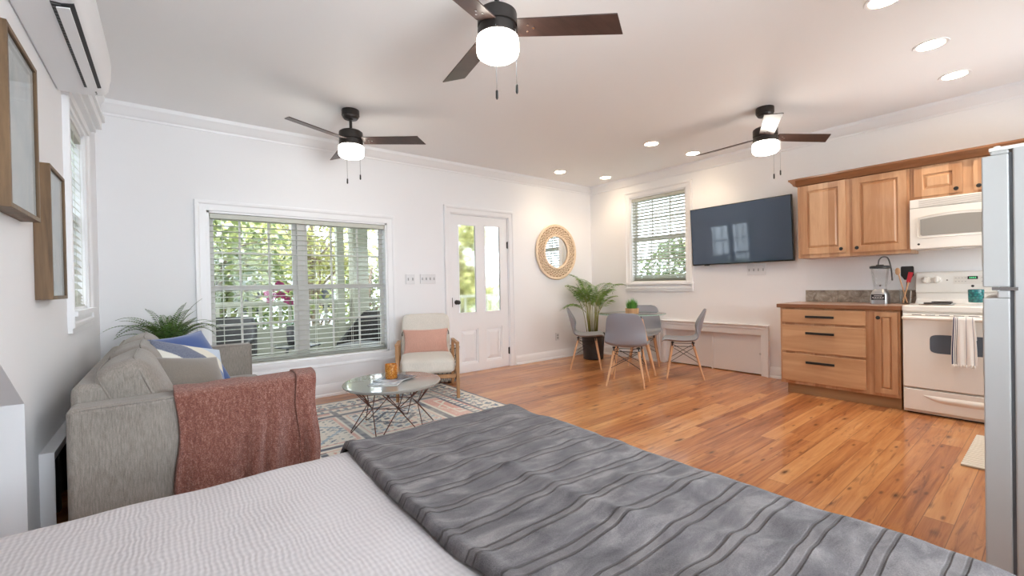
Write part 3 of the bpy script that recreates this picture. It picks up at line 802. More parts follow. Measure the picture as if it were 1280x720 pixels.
def bed_blanket():
    t = NT('grey_fleece'); t.set(Roughness=.95, Sheen_Weight=.12, Sheen_Roughness=.4, Specular_IOR_Level=.1)
    at = t.new('ShaderNodeAttribute', attribute_name='Col'); sep = t.new('ShaderNodeSeparateColor'); t.link(at.outputs['Color'], sep.inputs[0])
    v = t.coord(); big = t.noise(t.coord((1, 2.2, 1)), 9, 4, .6, .5); fine = t.noise(v, 420, 2)
    base = t.ramp(t.math('ADD', t.math('MULTIPLY', big, .75), t.math('MULTIPLY', fine, .25)), [(.33, rgb(80, 76, 78)), (.5, rgb(106, 101, 102)), (.67, rgb(138, 132, 131))])
    ph = t.math('FRACT', t.math('DIVIDE', t.math('SUBTRACT', sep.outputs[1], -.9025), .0975))
    d1 = t.math('ABSOLUTE', t.math('SUBTRACT', ph, .38)); d2 = t.math('ABSOLUTE', t.math('SUBTRACT', ph, .62))
    dmin = t.math('MINIMUM', d1, d2); lines = t.ramp(dmin, [(.02, (1, 1, 1, 1)), (.045, (0, 0, 0, 1))])
    band = t.ramp(t.math('ABSOLUTE', t.math('SUBTRACT', ph, .5)), [(.12, (1, 1, 1, 1)), (.14, (0, 0, 0, 1))])
    c = t.mix(t.math('MULTIPLY', band, .3), base, rgb(112, 105, 103)); c = t.mix(t.math('MULTIPLY', lines, .6), c, rgb(58, 51, 49))
    t.link(c, t.b.inputs['Base Color'])
    hh = t.math('SUBTRACT', t.math('ADD', t.math('MULTIPLY', fine, .35), t.math('MULTIPLY', big, .5)), t.math('MULTIPLY', lines, 1.0))
    t.bump(hh, .55, .006)
    X0, X1 = .45, BX1 + .46; Y0, Y1 = BY0 - .42, BY1 + .40
    ridges = [((.50, 1.45), (.76, .98), .016, .022), ((.76, .98), (.78, .60), .020, .020), ((.78, .60), (.95, .30), .018, .024), ((1.0, 1.30), (1.17, .86), .010, .03),
              ((.93, .72), (1.12, .52), .018, .026), ((1.02, 1.02), (1.22, .92), .012, .018), ((.60, .55), (.66, .2), .010, .03), ((1.0, .25), (1.1, -.1), .014, .03)]
    def ridge(x, y):
        h = 0
        for (ax, ay), (bx, by), amp, w in ridges:
            dx, dy = bx - ax, by - ay; L2 = dx * dx + dy * dy; s = ((x - ax) * dx + (y - ay) * dy) / L2
            sc = max(0, min(1, s)); q = math.hypot(x - ax - sc * dx, y - ay - sc * dy); fade = 1.0 if 0 < s < 1 else math.exp(-((abs(s - sc) * math.sqrt(L2)) / .06) ** 2)
            h += .42 * amp * math.exp(-(q / (w * 1.25)) ** 2) * fade
        return h
    nu, nv = 150, 260; cols = []
    def fn(u, w):
        sx = X0 + (X1 - X0) * u; sy = Y0 + (Y1 - Y0) * w
        sx2 = sx + .012 * sin(sy * 5) * (1 - u) * (1 - u)
        px, dx = wrapc(sx2, -9, BX1 + .028, .10); py, dy = wrapc(sy, BY0 - .03, BY1 + .028, .10)
        d = max(dx, dy) if min(dx, dy) < .10 else max(dx, dy) + .3 * min(dx, dy)
        k = 1 if d < .02 else max(.2, 1 - d * 6)
        z = BZ + .030 - d + k * (ridge(sx, sy) + .012 * mnoise.noise(Vector((sx * 4, sy * 7, 7))) + .006 * mnoise.noise(Vector((sx * 12, sy * 12, 2))))
        # rolled hem on the head side
        hem = math.exp(-((sx - X0 - .012) / .016) ** 2); z += .007 * hem
        if sx - X0 < .006: z -= .016
        wav = mnoise.noise(Vector((sx * 2.5, sy * 2.5, 3)))
        if dx > .1: px += .012 + .016 * sin(sy * 17 + 2 * wav) * min(1, (dx - .1) * 4)
        if dy > .1: py += (1 if w > .5 else -1) * (.012 + .014 * sin(sx * 16 + 2 * wav) * min(1, (dy - .1) * 4))
        cols.append((sx, sy + .004 * mnoise.noise(Vector((sx * 4, sy * 2, 9))) + .9025 * 0, 0, 1))
        return (px, py, max(.10, z))
    q = MB().grid(fn, nu, nv); q.col = cols
    o = q.build('bed_blanket', t.m, smooth=180, solid=.012)
    tag(o, 'grey fleece blanket with paired dark stripes across the foot of the bed', 'blanket')
bed_blanket()

# ---------------------------------------------------------------- rug
def rug():
    x0, x1, y0, y1 = .08, 2.525, 1.565, 4.565; nx, ny = 260, 330
    N = lambda x, y, z=0: mnoise.noise(Vector((x, y, z)))
    navy, teal, cream, rose, lblue, rust = rgb(52, 68, 94), rgb(88, 120, 142), rgb(236, 228, 216), rgb(222, 164, 150), rgb(150, 176, 194), rgb(204, 128, 110)
    def mixc(a, b, f): return tuple(a[i] * (1 - f) + b[i] * f for i in range(4))
    def motif(u, v, s, seed):
        """angular woven motif in a cell of size s"""
        cu, cv = math.floor(u / s), math.floor(v / s); fu, fv = (u / s - cu - .5), (v / s - cv - .5)
        k = int(abs(N(cu * 1.7 + seed, cv * 2.3)) * 40) % 4
        d = [abs(fu) + abs(fv), max(abs(fu), abs(fv)), abs(abs(fu) - abs(fv)) + .12, abs(fu * 1.6) + abs(fv * .7)][k]
        return d, k
    cols = []; v = []
    for j in range(ny + 1):
        for i in range(nx + 1):
            x = x0 + (x1 - x0) * i / nx; y = y0 + (y1 - y0) * j / ny
            # stepped (woven) coordinates
            wx, wy = round(x / .012) * .012, round(y / .012) * .012
            e = min(x - x0, x1 - x, y - y0, y1 - y); e = round(e / .010) * .010
            along = wy if min(x - x0, x1 - x) < min(y - y0, y1 - y) else wx
            if e < .025: c = navy
            elif e < .055: c = cream
            elif e < .25:
                d, k = motif(along, e - .055, .098, 3)
                c = cream
                if d < .17: c = rose if k % 2 else navy
                elif d < .36: c = teal if k != 1 else navy
                elif d < .42: c = lblue
                if N(wx * 30, wy * 30, 5) > .3: c = teal
            elif e < .275: c = navy
            elif e < .30: c = rose
            elif e < .36:
                c = cream if math.sin(along * 90) > -.2 else teal
            elif e < .385: c = navy
            else:
                # field of blocks with medallions
                px, py = (wx - 1.55), (wy - 2.86)
                bx_, by_ = px / .74 + .5, py / .80 + .5; fx, fy = bx_ - math.floor(bx_) - .5, by_ - math.floor(by_) - .5
                st = int(math.floor(bx_) + 2 * math.floor(by_)) % 3
                dd = abs(fx) + abs(fy); mm = max(abs(fx), abs(fy))
                d, k = motif(wx, wy, .066, 8)
                if mm > .465: c = navy
                elif mm > .43: c = cream
                elif mm > .41: c = rose
                elif st == 0:
                    c = rose if dd > .16 else rust
                    if abs(mm - .30) < .018 or abs(dd - .42) < .02 or abs(dd - .2) < .02 or (abs(fx) < .015 and mm < .3): c = cream
                    elif d < .12: c = cream
                elif st == 1:
                    c = cream
                    if d < (.16 if k % 2 else .22): c = navy if k % 2 else teal
                    elif abs(dd - .40) < .025: c = lblue
                else:
                    c = cream
                    if d < .34: c = (teal, navy, lblue, rose)[k]
                    if abs(dd - .25) < .03: c = navy
            wear = .5 + .9 * N(x * 3, y * 3, 2) + .5 * N(x * 17, y * 17, 4)
            f = max(0.12, min(.7, wear * .5)); c = mixc(c, cream, f)
            g = 1 + .10 * N(x * 120, y * 120, 1); c = (c[0] * g, c[1] * g, c[2] * g, 1)
            cols.append(c); v.append((x, y, .012))
    q = MB(); w = nx + 1
    q.add(v, [(j * w + i, j * w + i + 1, (j + 1) * w + i + 1, (j + 1) * w + i) for j in range(ny) for i in range(nx)]); q.col = cols
    b0 = len(q.v); q.box(x0, x1, y0, y1, 0.001, .0115); q.col += [navy] * 8
    t = NT('woven_rug'); t.set(Roughness=.95, Sheen_Weight=.2, Specular_IOR_Level=.1)
    at = t.new('ShaderNodeAttribute', attribute_name='Col'); t.link(at.outputs['Color'], t.b.inputs['Base Color'])
    t.bump(t.noise(t.coord(), 300, 2), .4, .004)
    o = q.build('area_rug', t.m); tag(o, 'faded cream, blue and rose patterned rug under the coffee table', 'rug')
rug()
# ---------------------------------------------------------------- armchair
def armchair():
    K = fabric('cream_upholstery', rgb(216, 210, 200), 420, .06, .2)
    C = (2.195, 4.285, 0); RZ = rad(-26)
    r = thing('armchair', 'cream upholstered armchair with open wooden arms beside the door', 'armchair', C, RZ)
    O = M['oak']; kw = dict(local=True)
    hw, yf, yb = .30, -.33, .33
    for s in (-1, 1):
        MB().bar((s * hw, yf, .012), (s * hw, yf, .56), .032, .05, (0, 1, 0)).build('leg', O, r, bevel=.004, **kw)
        MB().bar((s * hw, yb + .03, .012), (s * hw, yb - .05, .54), .032, .045, (0, 1, 0)).build('leg', O, r, bevel=.004, **kw)
        MB().bar((s * hw, yf - .025, .572), (s * hw, yb - .02, .535), .036, .03, (0, 0, 1)).build('armrest', O, r, bevel=.005, **kw)
    q = MB().box(-hw, hw, yf, yf + .03, .215, .255).box(-hw, hw, yb - .03, yb, .20, .24)
    for s in (-1, 1): q.box(s * hw - .014, s * hw + .014, yf, yb, .21, .255)
    q.build('seat_frame', O, r, bevel=.004, **kw)
    q = MB(); cushion(q, .277, .33, .088, xform((0, -.03, .345)), .45, .22, 56, 28, .01, 3); q.build('seat_cushion', K, r, smooth=180, **kw)
    m = Matrix.Translation((0, .285, .60)) @ Matrix.Rotation(rad(-13), 4, 'X')
    q = MB(); cushion(q, .268, .062, .245, m, .3, .3, 56, 28, .008, 5); q.build('back_cushion', K, r, smooth=180, **kw)
    m0 = Matrix.Translation(C) @ Matrix.Rotation(RZ, 4, 'Z')
    m = m0 @ Matrix.Translation((-.005, .165, .545)) @ Matrix.Rotation(rad(90 - 14), 4, 'X')
    P = fabric('blush_velvet', rgb(206, 160, 144), 300, .05, .12, .5, .85)
    q = MB(); pillow(q, .50, .275, .13, m, .015, 11)
    o = q.build('lumbar_pillow', P, smooth=180); tag(o, 'oblong blush pink pillow resting on the cream armchair', 'pillow')
    for s in (-1, 1):
        q = MB()
        for k in range(5):
            a = m @ Vector((s * .245, .118, 0)); b = a + Vector((s * .012 + .004 * (k - 2), .004 * (k - 2), -.05)); q.tube([a, (a + b) / 2 + Vector((s * .006, 0, 0)), b], .0035, 6)
        q.build('tassel', M['black'], o, smooth=180)
armchair()
def basket():
    c = (2.62, 4.66, 0)
    r = thing('wire_basket', 'round wire basket with pale lining on the floor behind the armchair', 'basket', c)
    MB().lathe([(.115, .02), (.15, .20), (.165, .40), (.160, .40), (.145, .20), (.11, .025)], c, 32).build('lining', fabric('basket_lining', rgb(214, 206, 196), 200), r, smooth=40)
    q = MB()
    R = lambda z: .12 + .055 * (z / .42) ** .7 + .006
    for z in (.008, .09, .17, .25, .33, .415): q.ring((c[0], c[1], z), R(z), .0035 if z < .4 else .005, 40, 6)
    for k in range(18):
        a = 2 * PI * k / 18
        for sg in (1, -1):
            q.tube([(c[0] + R(z) * cos(a + sg * z * 1.6), c[1] + R(z) * sin(a + sg * z * 1.6), z) for z in (.008, .11, .22, .32, .415)], .0026, 5)
    q.build('wire_frame', M['black'], r, smooth=180)
basket()

# ---------------------------------------------------------------- coffee table and what lies on it
CT = (1.44, 3.43); CTZ = .385
def coffee_table():
    c = (CT[0], CT[1], 0)
    r = thing('coffee_table', 'round grey-topped coffee table on a copper wire base, standing on the rug', 'coffee table', c)
    top = NT('grey_stone_top'); top.set(Base_Color=rgb(150, 150, 146), Roughness=.09, Coat_Weight=.6, Coat_Roughness=.03)
    MB().lathe([(.34, CTZ - .026), (.378, CTZ - .024), (.389, CTZ - .012), (.389, CTZ - .004), (.385, CTZ), (.001, CTZ)], c, 72).build('tabletop', top.m, r, smooth=40)
    W = plain('copper_wire', rgb(112, 74, 62), .35, .85); q = MB(); n = 6; zw = .205
    P = lambda R, a, z: (c[0] + R * cos(a), c[1] + R * sin(a), z)
    a0 = rad(18)
    for k in range(n):
        aw = a0 + 2 * PI * k / n
        for s in (-1, 1):
            q.cyl(P(.205, aw, zw), P(.325, aw + s * PI / n * .86, CTZ - .027), .0038, n=6)
            q.cyl(P(.205, aw, zw), P(.33, aw + s * PI / n * .90, .016), .0038, n=6)
            q.cyl(P(.205, aw, zw), P(.325, aw + s * .06, CTZ - .027), .0034, n=6)
        q.cyl(P(.205, aw, zw), P(.205, aw + 2 * PI / n, zw), .0036, n=6)
        q.cyl(P(.33, aw + PI / n * .9, .016), P(.33, aw + PI / n * 1.1, .016), .0038, n=6)
    q.ring((c[0], c[1], CTZ - .029), .325, .0045, 48, 6)
    q.build('wire_base', W, r, smooth=180)
    # magazines
    def mag(lab, loc, rz, w, h, t, cover):
        o = thing('magazine', lab, 'magazine', loc, rz)
        MB().box(-w / 2 + .003, w / 2 - .003, -h / 2 + .003, h / 2 - .003, .001, t - .001).build('pages', plain('paper_edges', rgb(226, 224, 218), .8) if 'paper_edges' not in bpy.data.materials else bpy.data.materials['paper_edges'], o, local=True)
        MB().box(-w / 2, w / 2, -h / 2, h / 2, t - .001, t).box(-w / 2, w / 2, -h / 2, h / 2, 0, .001).box(-w / 2, -w / 2 + .002, -h / 2, h / 2, 0, t).build('cover', cover, o, local=True)
        return o
    def cover(name, c1, c2, c3, s):
        t = NT(name); t.set(Roughness=.25); n = t.noise(t.coord((1, .5, 1)), s, 3)
        t.link(t.ramp(n, [(.4, c1), (.5, c2), (.6, c3)]), t.b.inputs['Base Color']); return t.m
    mag('grey and white magazine at the bottom on the coffee table', (1.40, 3.42, CTZ), rad(-40), .23, .30, .008, cover('cover_pale', rgb(70, 74, 82), rgb(132, 138, 148), rgb(206, 208, 212), 9))
    mag('dark-edged magazine lying on top of the pale magazine under the candle', (1.47, 3.455, CTZ + .008), rad(-62), .22, .29, .007, cover('cover_dark', rgb(46, 52, 66), rgb(104, 116, 138), rgb(190, 194, 202), 7))
    # candle
    cc = (1.445, 3.465, CTZ + .0155)
    o = thing('candle', 'amber ribbed glass candle standing on the magazines', 'candle', cc)
    t = NT('amber_glass'); t.set(Base_Color=rgb(206, 134, 44), Roughness=.18, Coat_Weight=.5)
    vo = t.new('ShaderNodeTexVoronoi', i_Scale=85); t.link(t.coord(), vo.inputs['Vector']); t.bump(vo.outputs['Distance'], .8, .004)
    t.link(t.ramp(vo.outputs['Distance'], [(.0, rgb(236, 178, 84)), (.6, rgb(178, 104, 28))]), t.b.inputs['Base Color'])
    MB().lathe([(.044, 0), (.050, .005), (.0515, .08), (.050, .118), (.046, .118), (.045, .085)], cc, 40).build('glass_jar', t.m, o, smooth=50)
    MB().lathe([(.045, .02), (.045, .092), (.001, .094)], cc, 28).build('wax', plain('wax', rgb(238, 214, 168), .6), o, smooth=50)
    MB().cyl((cc[0], cc[1], cc[2] + .093), (cc[0], cc[1], cc[2] + .105), .0015, n=6).build('wick', M['black'], o)
coffee_table()

# ---------------------------------------------------------------- plants
def frond(fol, base, dirv, L, droop, n, leaf_l, leaf_w, curl=.6, stem=None, sr=.0025, lift=1.0, spread=.9, rr=rnd, start=.12):
    """one arching frond: a stem and paired leaflets"""
    d = Vector(dirv).normalized(); h = Vector((d.x, d.y, 0)); hl = h.length; h = h.normalized() if hl > 1e-4 else Vector((1, 0, 0))
    side = h.cross(Vector((0, 0, 1))); pts = []
    el = math.atan2(d.z, hl); p = Vector(base); m = 22
    for k in range(m + 1):
        pts.append(p.copy()); e = el - droop * (k / m) ** 1.4
        p = p + (h * cos(e) + Vector((0, 0, 1)) * sin(e)) * (L / m)
    if stem: stem.tube(pts, [sr * (1 - .75 * k / m) for k in range(m + 1)], 5)
    for k in range(n):
        s = start + (1 - start) * (k + .5) / n; i = min(m - 1, int(s * m)); a = pts[i].lerp(pts[i + 1], s * m - i); tg = (pts[i + 1] - pts[i]).normalized()
        up = side.cross(tg)
        ll = leaf_l * (1.15 - abs(s - .42) * 1.35) * rr.uniform(.88, 1.1); ww = leaf_w * (.7 + .3 * (1 - s))
        for sg in (-1, 1):
            dd = (side * sg * spread + tg * (.55 + .4 * s) + up * .25 * lift).normalized()
            q1 = a + dd * ll * .5 + up * .02 * ll; q2 = a + dd * ll + Vector((0, 0, -1)) * ll * curl * .5
            wv = tg * ww / 2
            fol.add([a, q1 - wv, q1 + wv, q2], [(0, 1, 2), (2, 1, 3)])
    e = pts[-1]; tg = (pts[-1] - pts[-2]).normalized(); fol.add([e, e + tg * leaf_l * .4 + side * leaf_w * .3, e + tg * leaf_l * .4 - side * leaf_w * .3, e + tg * leaf_l * .8], [(0, 1, 2), (2, 1, 3)])
def fern():
    c = (.005, 4.69, 0); R = random.Random(3)
    r = thing('potted_fern', 'potted fern with arching fronds in the corner behind the sofa', 'plant', c)
    MB().lathe([(.10, 0), (.13, .02), (.15, .66), (.155, .70), (.140, .70), (.135, .66), (.001, .655)], c, 36).build('planter', plain('planter_glaze', rgb(206, 204, 200), .4), r, smooth=40)
    f, s = MB(), MB()
    for k in range(38):
        a = 2 * PI * k / 38 * 3 + R.uniform(-.15, .15); el = R.uniform(.95, 1.5); L = R.uniform(.32, .50)
        frond(f, (c[0] + .03 * cos(a), c[1] + .03 * sin(a), .66), (cos(a) * cos(el), sin(a) * cos(el) * .8, sin(el)), L, R.uniform(.8, 2.2), 22, .046, .015, .35, s, .0032, spread=1.7, rr=R)
    f.v = [(max(x, XL + .012), min(y, YB - .02), z) for x, y, z in f.v]
    f.build('fronds', leafmat('fern_leaf', rgb(38, 70, 30), rgb(112, 150, 76)), r); s.v = [(max(x, XL + .012), min(y, YB - .02), z) for x, y, z in s.v]
    s.build('stems', plain('fern_stem', rgb(86, 92, 48), .6), r, smooth=180)
fern()
def palm():
    c = (5.10, 4.48, 0); R = random.Random(11)
    r = thing('potted_palm', 'tall leafy palm in a dark pot in the far corner by the dining set', 'plant', c)
    MB().lathe([(.13, 0), (.15, .01), (.17, .34), (.182, .36), (.182, .395), (.162, .395), (.16, .35), (.001, .345)], c, 36).build('pot', plain('dark_pot', rgb(56, 54, 54), .5), r, smooth=40)
    f, s = MB(), MB()
    for k in range(24):
        a = 2 * PI * k / 24 * 2.4 + R.uniform(-.2, .2); rr_ = R.uniform(.02, .10); b = Vector((c[0] + rr_ * cos(a), c[1] + rr_ * sin(a), .345))
        h = R.uniform(.28, .55); t = b + Vector((cos(a) * .05, sin(a) * .05, h)); s.tube([b, b.lerp(t, .5) + Vector((0, 0, .01)), t], [.006, .0055, .004], 6)
        el = R.uniform(1.15, 1.52) if k % 4 else R.uniform(.75, 1.0); L = R.uniform(.36, .54)
        frond(f, t, (cos(a) * cos(el), sin(a) * cos(el), sin(el)), L, R.uniform(.8, 1.7), 17, .17, .017, .7, s, .005, rr=R, start=.22)
    cl = lambda v: [(min(x, XR - .02), min(y, YB - .02), z) for x, y, z in v]
    f.v = cl(f.v); s.v = cl(s.v)
    f.build('leaves', leafmat('palm_leaf', rgb(44, 84, 34), rgb(134, 168, 84)), r)
    s.build('stems', plain('palm_stem', rgb(132, 132, 66), .55), r, smooth=180)
palm()

# ---------------------------------------------------------------- dining set
DT = (4.74, 3.50)
def dining_table():
    c = (DT[0], DT[1], 0)
    r = thing('dining_table', 'round glass dining table on four splayed wooden legs', 'table', c)
    MB().lathe([(.001, .744), (.416, .744), (.422, .748), (.422, .750), (.416, .754), (.001, .754)], c, 72).build('glass_top', M['tableglass'], r, smooth=40)
    e = plain('glass_edge', rgb(168, 204, 198), .1); MB().ring((c[0], c[1], .749), .4215, .0045, 72, 6).build('glass_rim', e, r, smooth=180)
    w = MB()
    for k in range(4):
        a = rad(-7 + 90 * k); P = lambda R, z: (c[0] + R * cos(a), c[1] + R * sin(a), z)
        MB().cyl(P(.375, 0), P(.165, .68), .014, .021, 16).build('leg', M['beech'], r, smooth=40)
        w.cyl(P(.165, .66), P(.15, .742), .010, n=10); w.lathe([(.001, .740), (.03, .740), (.03, .744)], P(.15, 0), 16)
        a2 = rad(-7 + 90 * (k + 1)); b = (c[0] + .165 * cos(a2), c[1] + .165 * sin(a2), .70); w.cyl(P(.158, .70), b, .005, n=8)
        b = (c[0] + .235 * cos(a2), c[1] + .235 * sin(a2), .46); w.cyl(P(.158, .70), b, .004, n=8); b = (c[0] + .165 * cos(a2), c[1] + .165 * sin(a2), .70); w.cyl(P(.235, .46), b, .004, n=8)
    w.build('wire_frame', M['black'], r, smooth=60)
dining_table()
def shell_fn(u, v):
    """moulded seat shell, front is -y"""
    prof = [(-.235, .415, .10), (-.237, .425, .175), (-.225, .436, .205), (-.17, .438, .222), (-.09, .431, .228), (0, .427, .230), (.08, .430, .232), (.135, .442, .233), (.172, .470, .232), (.192, .515, .230), (.207, .57, .226), (.222, .63, .219), (.238, .69, .209), (.253, .745, .196), (.263, .785, .178), (.268, .808, .150), (.270, .820, .09)]
    k = v * (len(prof) - 1); i = min(len(prof) - 2, int(k)); t = k - i; a, b = prof[i], prof[i + 1]
    y, z, w = (a[j] + (b[j] - a[j]) * t for j in range(3)); s = 2 * u - 1
    back = max(0.0, min(1.0, (z - .44) / .16)) if y > .1 else 0
    seat = 1 - back
    return (w * s, y - back * .065 * s * s * min(1, (.86 - z) / .2), z + seat * .035 * abs(s) ** 2.4 * (1 if y > -.22 else .4))
def dining_chair(lab, loc, rz):
    r = thing('dining_chair', lab, 'chair', loc, rz, 'dining chairs around the glass table')
    S = plain('grey_shell', rgb(142, 145, 154), .38, coat=.1)
    MB().grid(shell_fn, 20, 48).build('seat_shell', S, r, smooth=180, local=True, solid=.009, sub=1)
    w = MB(); T = {}; F = {}
    for sx in (-1, 1):
        for sy in (-1, 1):
            top = Vector((sx * .135, sy * .115 + .0, .405)); ft = Vector((sx * .205, sy * .205 + .02, 0)); T[sx, sy] = top; F[sx, sy] = ft
            MB().cyl(ft, top.lerp(ft, .05), .010, .0145, 14).build('leg', M['beech'], r, smooth=40, local=True)
            w.cyl(top.lerp(ft, .06), top + Vector((0, 0, .018)), .008, n=8); w.cyl(top + Vector((0, 0, .012)), top + Vector((0, 0, .028)), .017, n=12)
    P = lambda a, f: T[a].lerp(F[a], f)
    for a, b in (((-1, -1), (1, -1)), ((-1, 1), (1, 1)), ((-1, -1), (-1, 1)), ((1, -1), (1, 1))):
        w.cyl(P(a, .08), P(b, .52), .0035, n=6); w.cyl(P(b, .08), P(a, .52), .0035, n=6); w.cyl(P(a, .06), P(b, .06), .004, n=6)
    w.build('wire_brace', M['black'], r, smooth=60, local=True)
    return r
def face(loc, tgt):                      # rotation that turns the chair's front (-y) to the target
    dx, dy = tgt[0] - loc[0], tgt[1] - loc[1]; return math.atan2(dx, -dy)
p = (4.12, 3.10, 0); ch = dining_chair('grey dining chair nearest the camera, its back turned to the bed', p, face(p, (4.74, 3.42)))
p = (4.52, 4.08, 0); dup(ch, p, face(p, (5.18, 3.33)), 'grey dining chair beside the palm, seen from its side')
p = (4.93, 2.90, 0); dup(ch, p, face(p, (4.50, 3.60)), 'grey dining chair in front of the low white hatch doors')
p = (5.27, 3.69, 0); dup(ch, p, face(p, (4.65, 3.30)), 'grey dining chair under the window, seen through the glass tabletop')
def grass_plant():
    c = (DT[0] - .015, DT[1] - .02, .7545); R = random.Random(5)
    r = thing('grass_plant', 'small green grass plant in a wooden pot on the dining table', 'plant', c)
    MB().lathe([(.078, 0), (.083, .003), (.086, .066), (.078, .066), (.076, .055), (.001, .054)], c, 36).build('pot', wood('wooden_pot', rgb(186, 140, 96), rgb(220, 180, 134), 'z', 1, .6), r, smooth=40)
    f = MB()
    for k in range(240):
        a = R.uniform(0, 2 * PI); q = .062 * math.sqrt(R.random()); b = Vector((c[0] + q * cos(a), c[1] + q * sin(a), c[2] + .05)); h = R.uniform(.09, .17) * (1.15 - q * 6)
        o = Vector((cos(a), sin(a), 0)) * (q * .35 + .008); t = Vector((-sin(a), cos(a), 0)) * .003
        f.add([b - t, b + t, b + o * .5 + Vector((0, 0, h * .6)) - t * .8, b + o * .5 + Vector((0, 0, h * .6)) + t * .8, b + o + Vector((0, 0, h))], [(0, 1, 3, 2), (2, 3, 4)])
    f.build('blades', M['leafpale'], r)
grass_plant()

# ---------------------------------------------------------------- ceiling fans
GLOBE = plain('fan_globe', rgb(255, 244, 226), .4, emis=(1, .93, .82, 1), estr=13)
def ceiling_fan(lab, loc, a0):
    r = thing('ceiling_fan', lab, 'ceiling fan', loc, 0, 'three-blade ceiling fans')
    kw = dict(local=True); B = M['bronze']
    MB().lathe([(.074, 0), (.076, -.004), (.076, -.05), (.070, -.056), (.069, -.064), (.058, -.078), (.02, -.082), (.019, -.088)], n=36).build('canopy', B, r, smooth=35, **kw)
    MB().cyl((0, 0, -.08), (0, 0, -.185), .0125, n=16).lathe([(.0125, -.16), (.028, -.165), (.028, -.186), (.02, -.19)], n=24).build('downrod', B, r, smooth=40, **kw)
    MB().lathe([(.02, -.178), (.085, -.186), (.10, -.198), (.102, -.206), (.102, -.262), (.094, -.266), (.094, -.276), (.102, -.280), (.102, -.318), (.098, -.323), (.06, -.324)], n=48).build('motor_housing', B, r, smooth=35, **kw)
    MB().lathe([(.098, -.320), (.106, -.326), (.109, -.340), (.109, -.390), (.104, -.408), (.088, -.420), (.05, -.425), (.001, -.426)], n=48).build('light_globe', GLOBE, r, smooth=60, **kw)
    for k in range(3):
        a = rad(a0 + 120 * k); Rz = Matrix.Rotation(a, 4, 'Z'); m = Rz @ Matrix.Translation((0, 0, -.271)) @ Matrix.Rotation(rad(-13), 4, 'X')
        q = MB(m); q.prism([(.100, -.058), (.60, -.067), (.655, .067), (.100, .058)], 'z', -.0035, .0035)
        bl = q.build('blade', M['blade'], r, bevel=.002, **kw)
        q = MB(m); q.prism([(.07, -.022), (.19, -.035), (.20, .035), (.07, .022)], 'z', .0036, .0066)
        for x, y in ((.155, -.02), (.155, .02), (.185, 0)): q.cyl((x, y, -.0065), (x, y, .009), .006, n=10)
        q.build('blade_bracket', M['chrome'], bl, smooth=40, **kw)
    for x, y, L in ((.03, -.112, .17), (-.075, -.085, .215)):
        q = MB().tube([(x * .9, y * .9, -.31), (x, y, -.318), (x, y, -.42 - L)], .0016, 6); ch_ = q.build('pull_chain', M['steel'], r, smooth=180, **kw)
        MB().lathe([(.002, 0), (.006, -.006), (.0065, -.04), (.003, -.048)], (x, y, -.42 - L), 12).build('chain_knob', M['black'], ch_, smooth=60, **kw)
    return r
f1 = ceiling_fan('ceiling fan nearest the camera, cut by the top edge of the picture', (1.36, 1.80, ZC), -40)
def redup(lab, loc, da):
    return dup(f1, loc, rad(da), lab)
redup('ceiling fan over the coffee table and picture window', (1.322, 3.957, ZC), 4)
redup('ceiling fan by the kitchen cabinets', (4.375, 1.711, ZC), 7)

# ---------------------------------------------------------------- air conditioner
def air_conditioner():
    y0, y1 = 2.26, 3.32; zb, zt = 2.235, 2.53
    r = thing('air_conditioner', 'white wall-mounted air conditioner above the framed pictures', 'air conditioner', (XL, (y0 + y1) / 2, zb))
    W = plain('ac_white', rgb(238, 238, 240), .35)
    prof = [(0, zb), (.15, zb + .007), (.187, zb + .018), (.203, zb + .042), (.211, zb + .10), (.213, zb + .18), (.205, zb + .25), (.185, zt - .01), (.16, zt), (0, zt)]
    MB().prism([(XL + d, z) for d, z in prof], 'y', y0, y1).build('body', W, r, bevel=.012, seg=4)
    n = MB().prism([(XL + .200, zb + .050), (XL + .2135, zb + .10), (XL + .2175, zb + .18), (XL + .2105, zb + .25), (XL + .200, zb + .25), (XL + .202, zb + .10)], 'y', y0 + .012, y1 - .012)
    n.build('front_panel', W, r, bevel=.002)
    # outlet slot and open flap on the underside
    D = plain('ac_vent_dark', rgb(60, 60, 62), .6)
    P = lambda d: XL + d
    MB().prism([(P(.118), zb + .0035), (P(.15), zb + .005), (P(.183), zb + .0145), (P(.183), zb + .020), (P(.118), zb + .010)], 'y', y0 + .06, y1 - .13).build('air_outlet', D, r)
    q = MB()
    for k in range(34):
        y = y0 + .07 + (y1 - y0 - .21) * k / 33; q.prism([(P(.120), zb + .0025), (P(.146), zb + .003), (P(.146), zb + .012), (P(.120), zb + .010)], 'y', y, y + .004)
    q.build('vanes', plain('ac_vane', rgb(112, 112, 112), .5), r)
    MB().prism([(P(.132), zb - .010), (P(.170), zb - .002), (P(.171), zb + .003), (P(.133), zb - .005)], 'y', y0 + .07, y1 - .15).build('flap', W, r, bevel=.002)
    q = MB()
    for yy in (y1 - .075, y1 - .05): q.box(P(.15), P(.16), yy, yy + .012, zb + .008, zb + .012)
    q.build('indicator_lights', D, r)
air_conditioner()

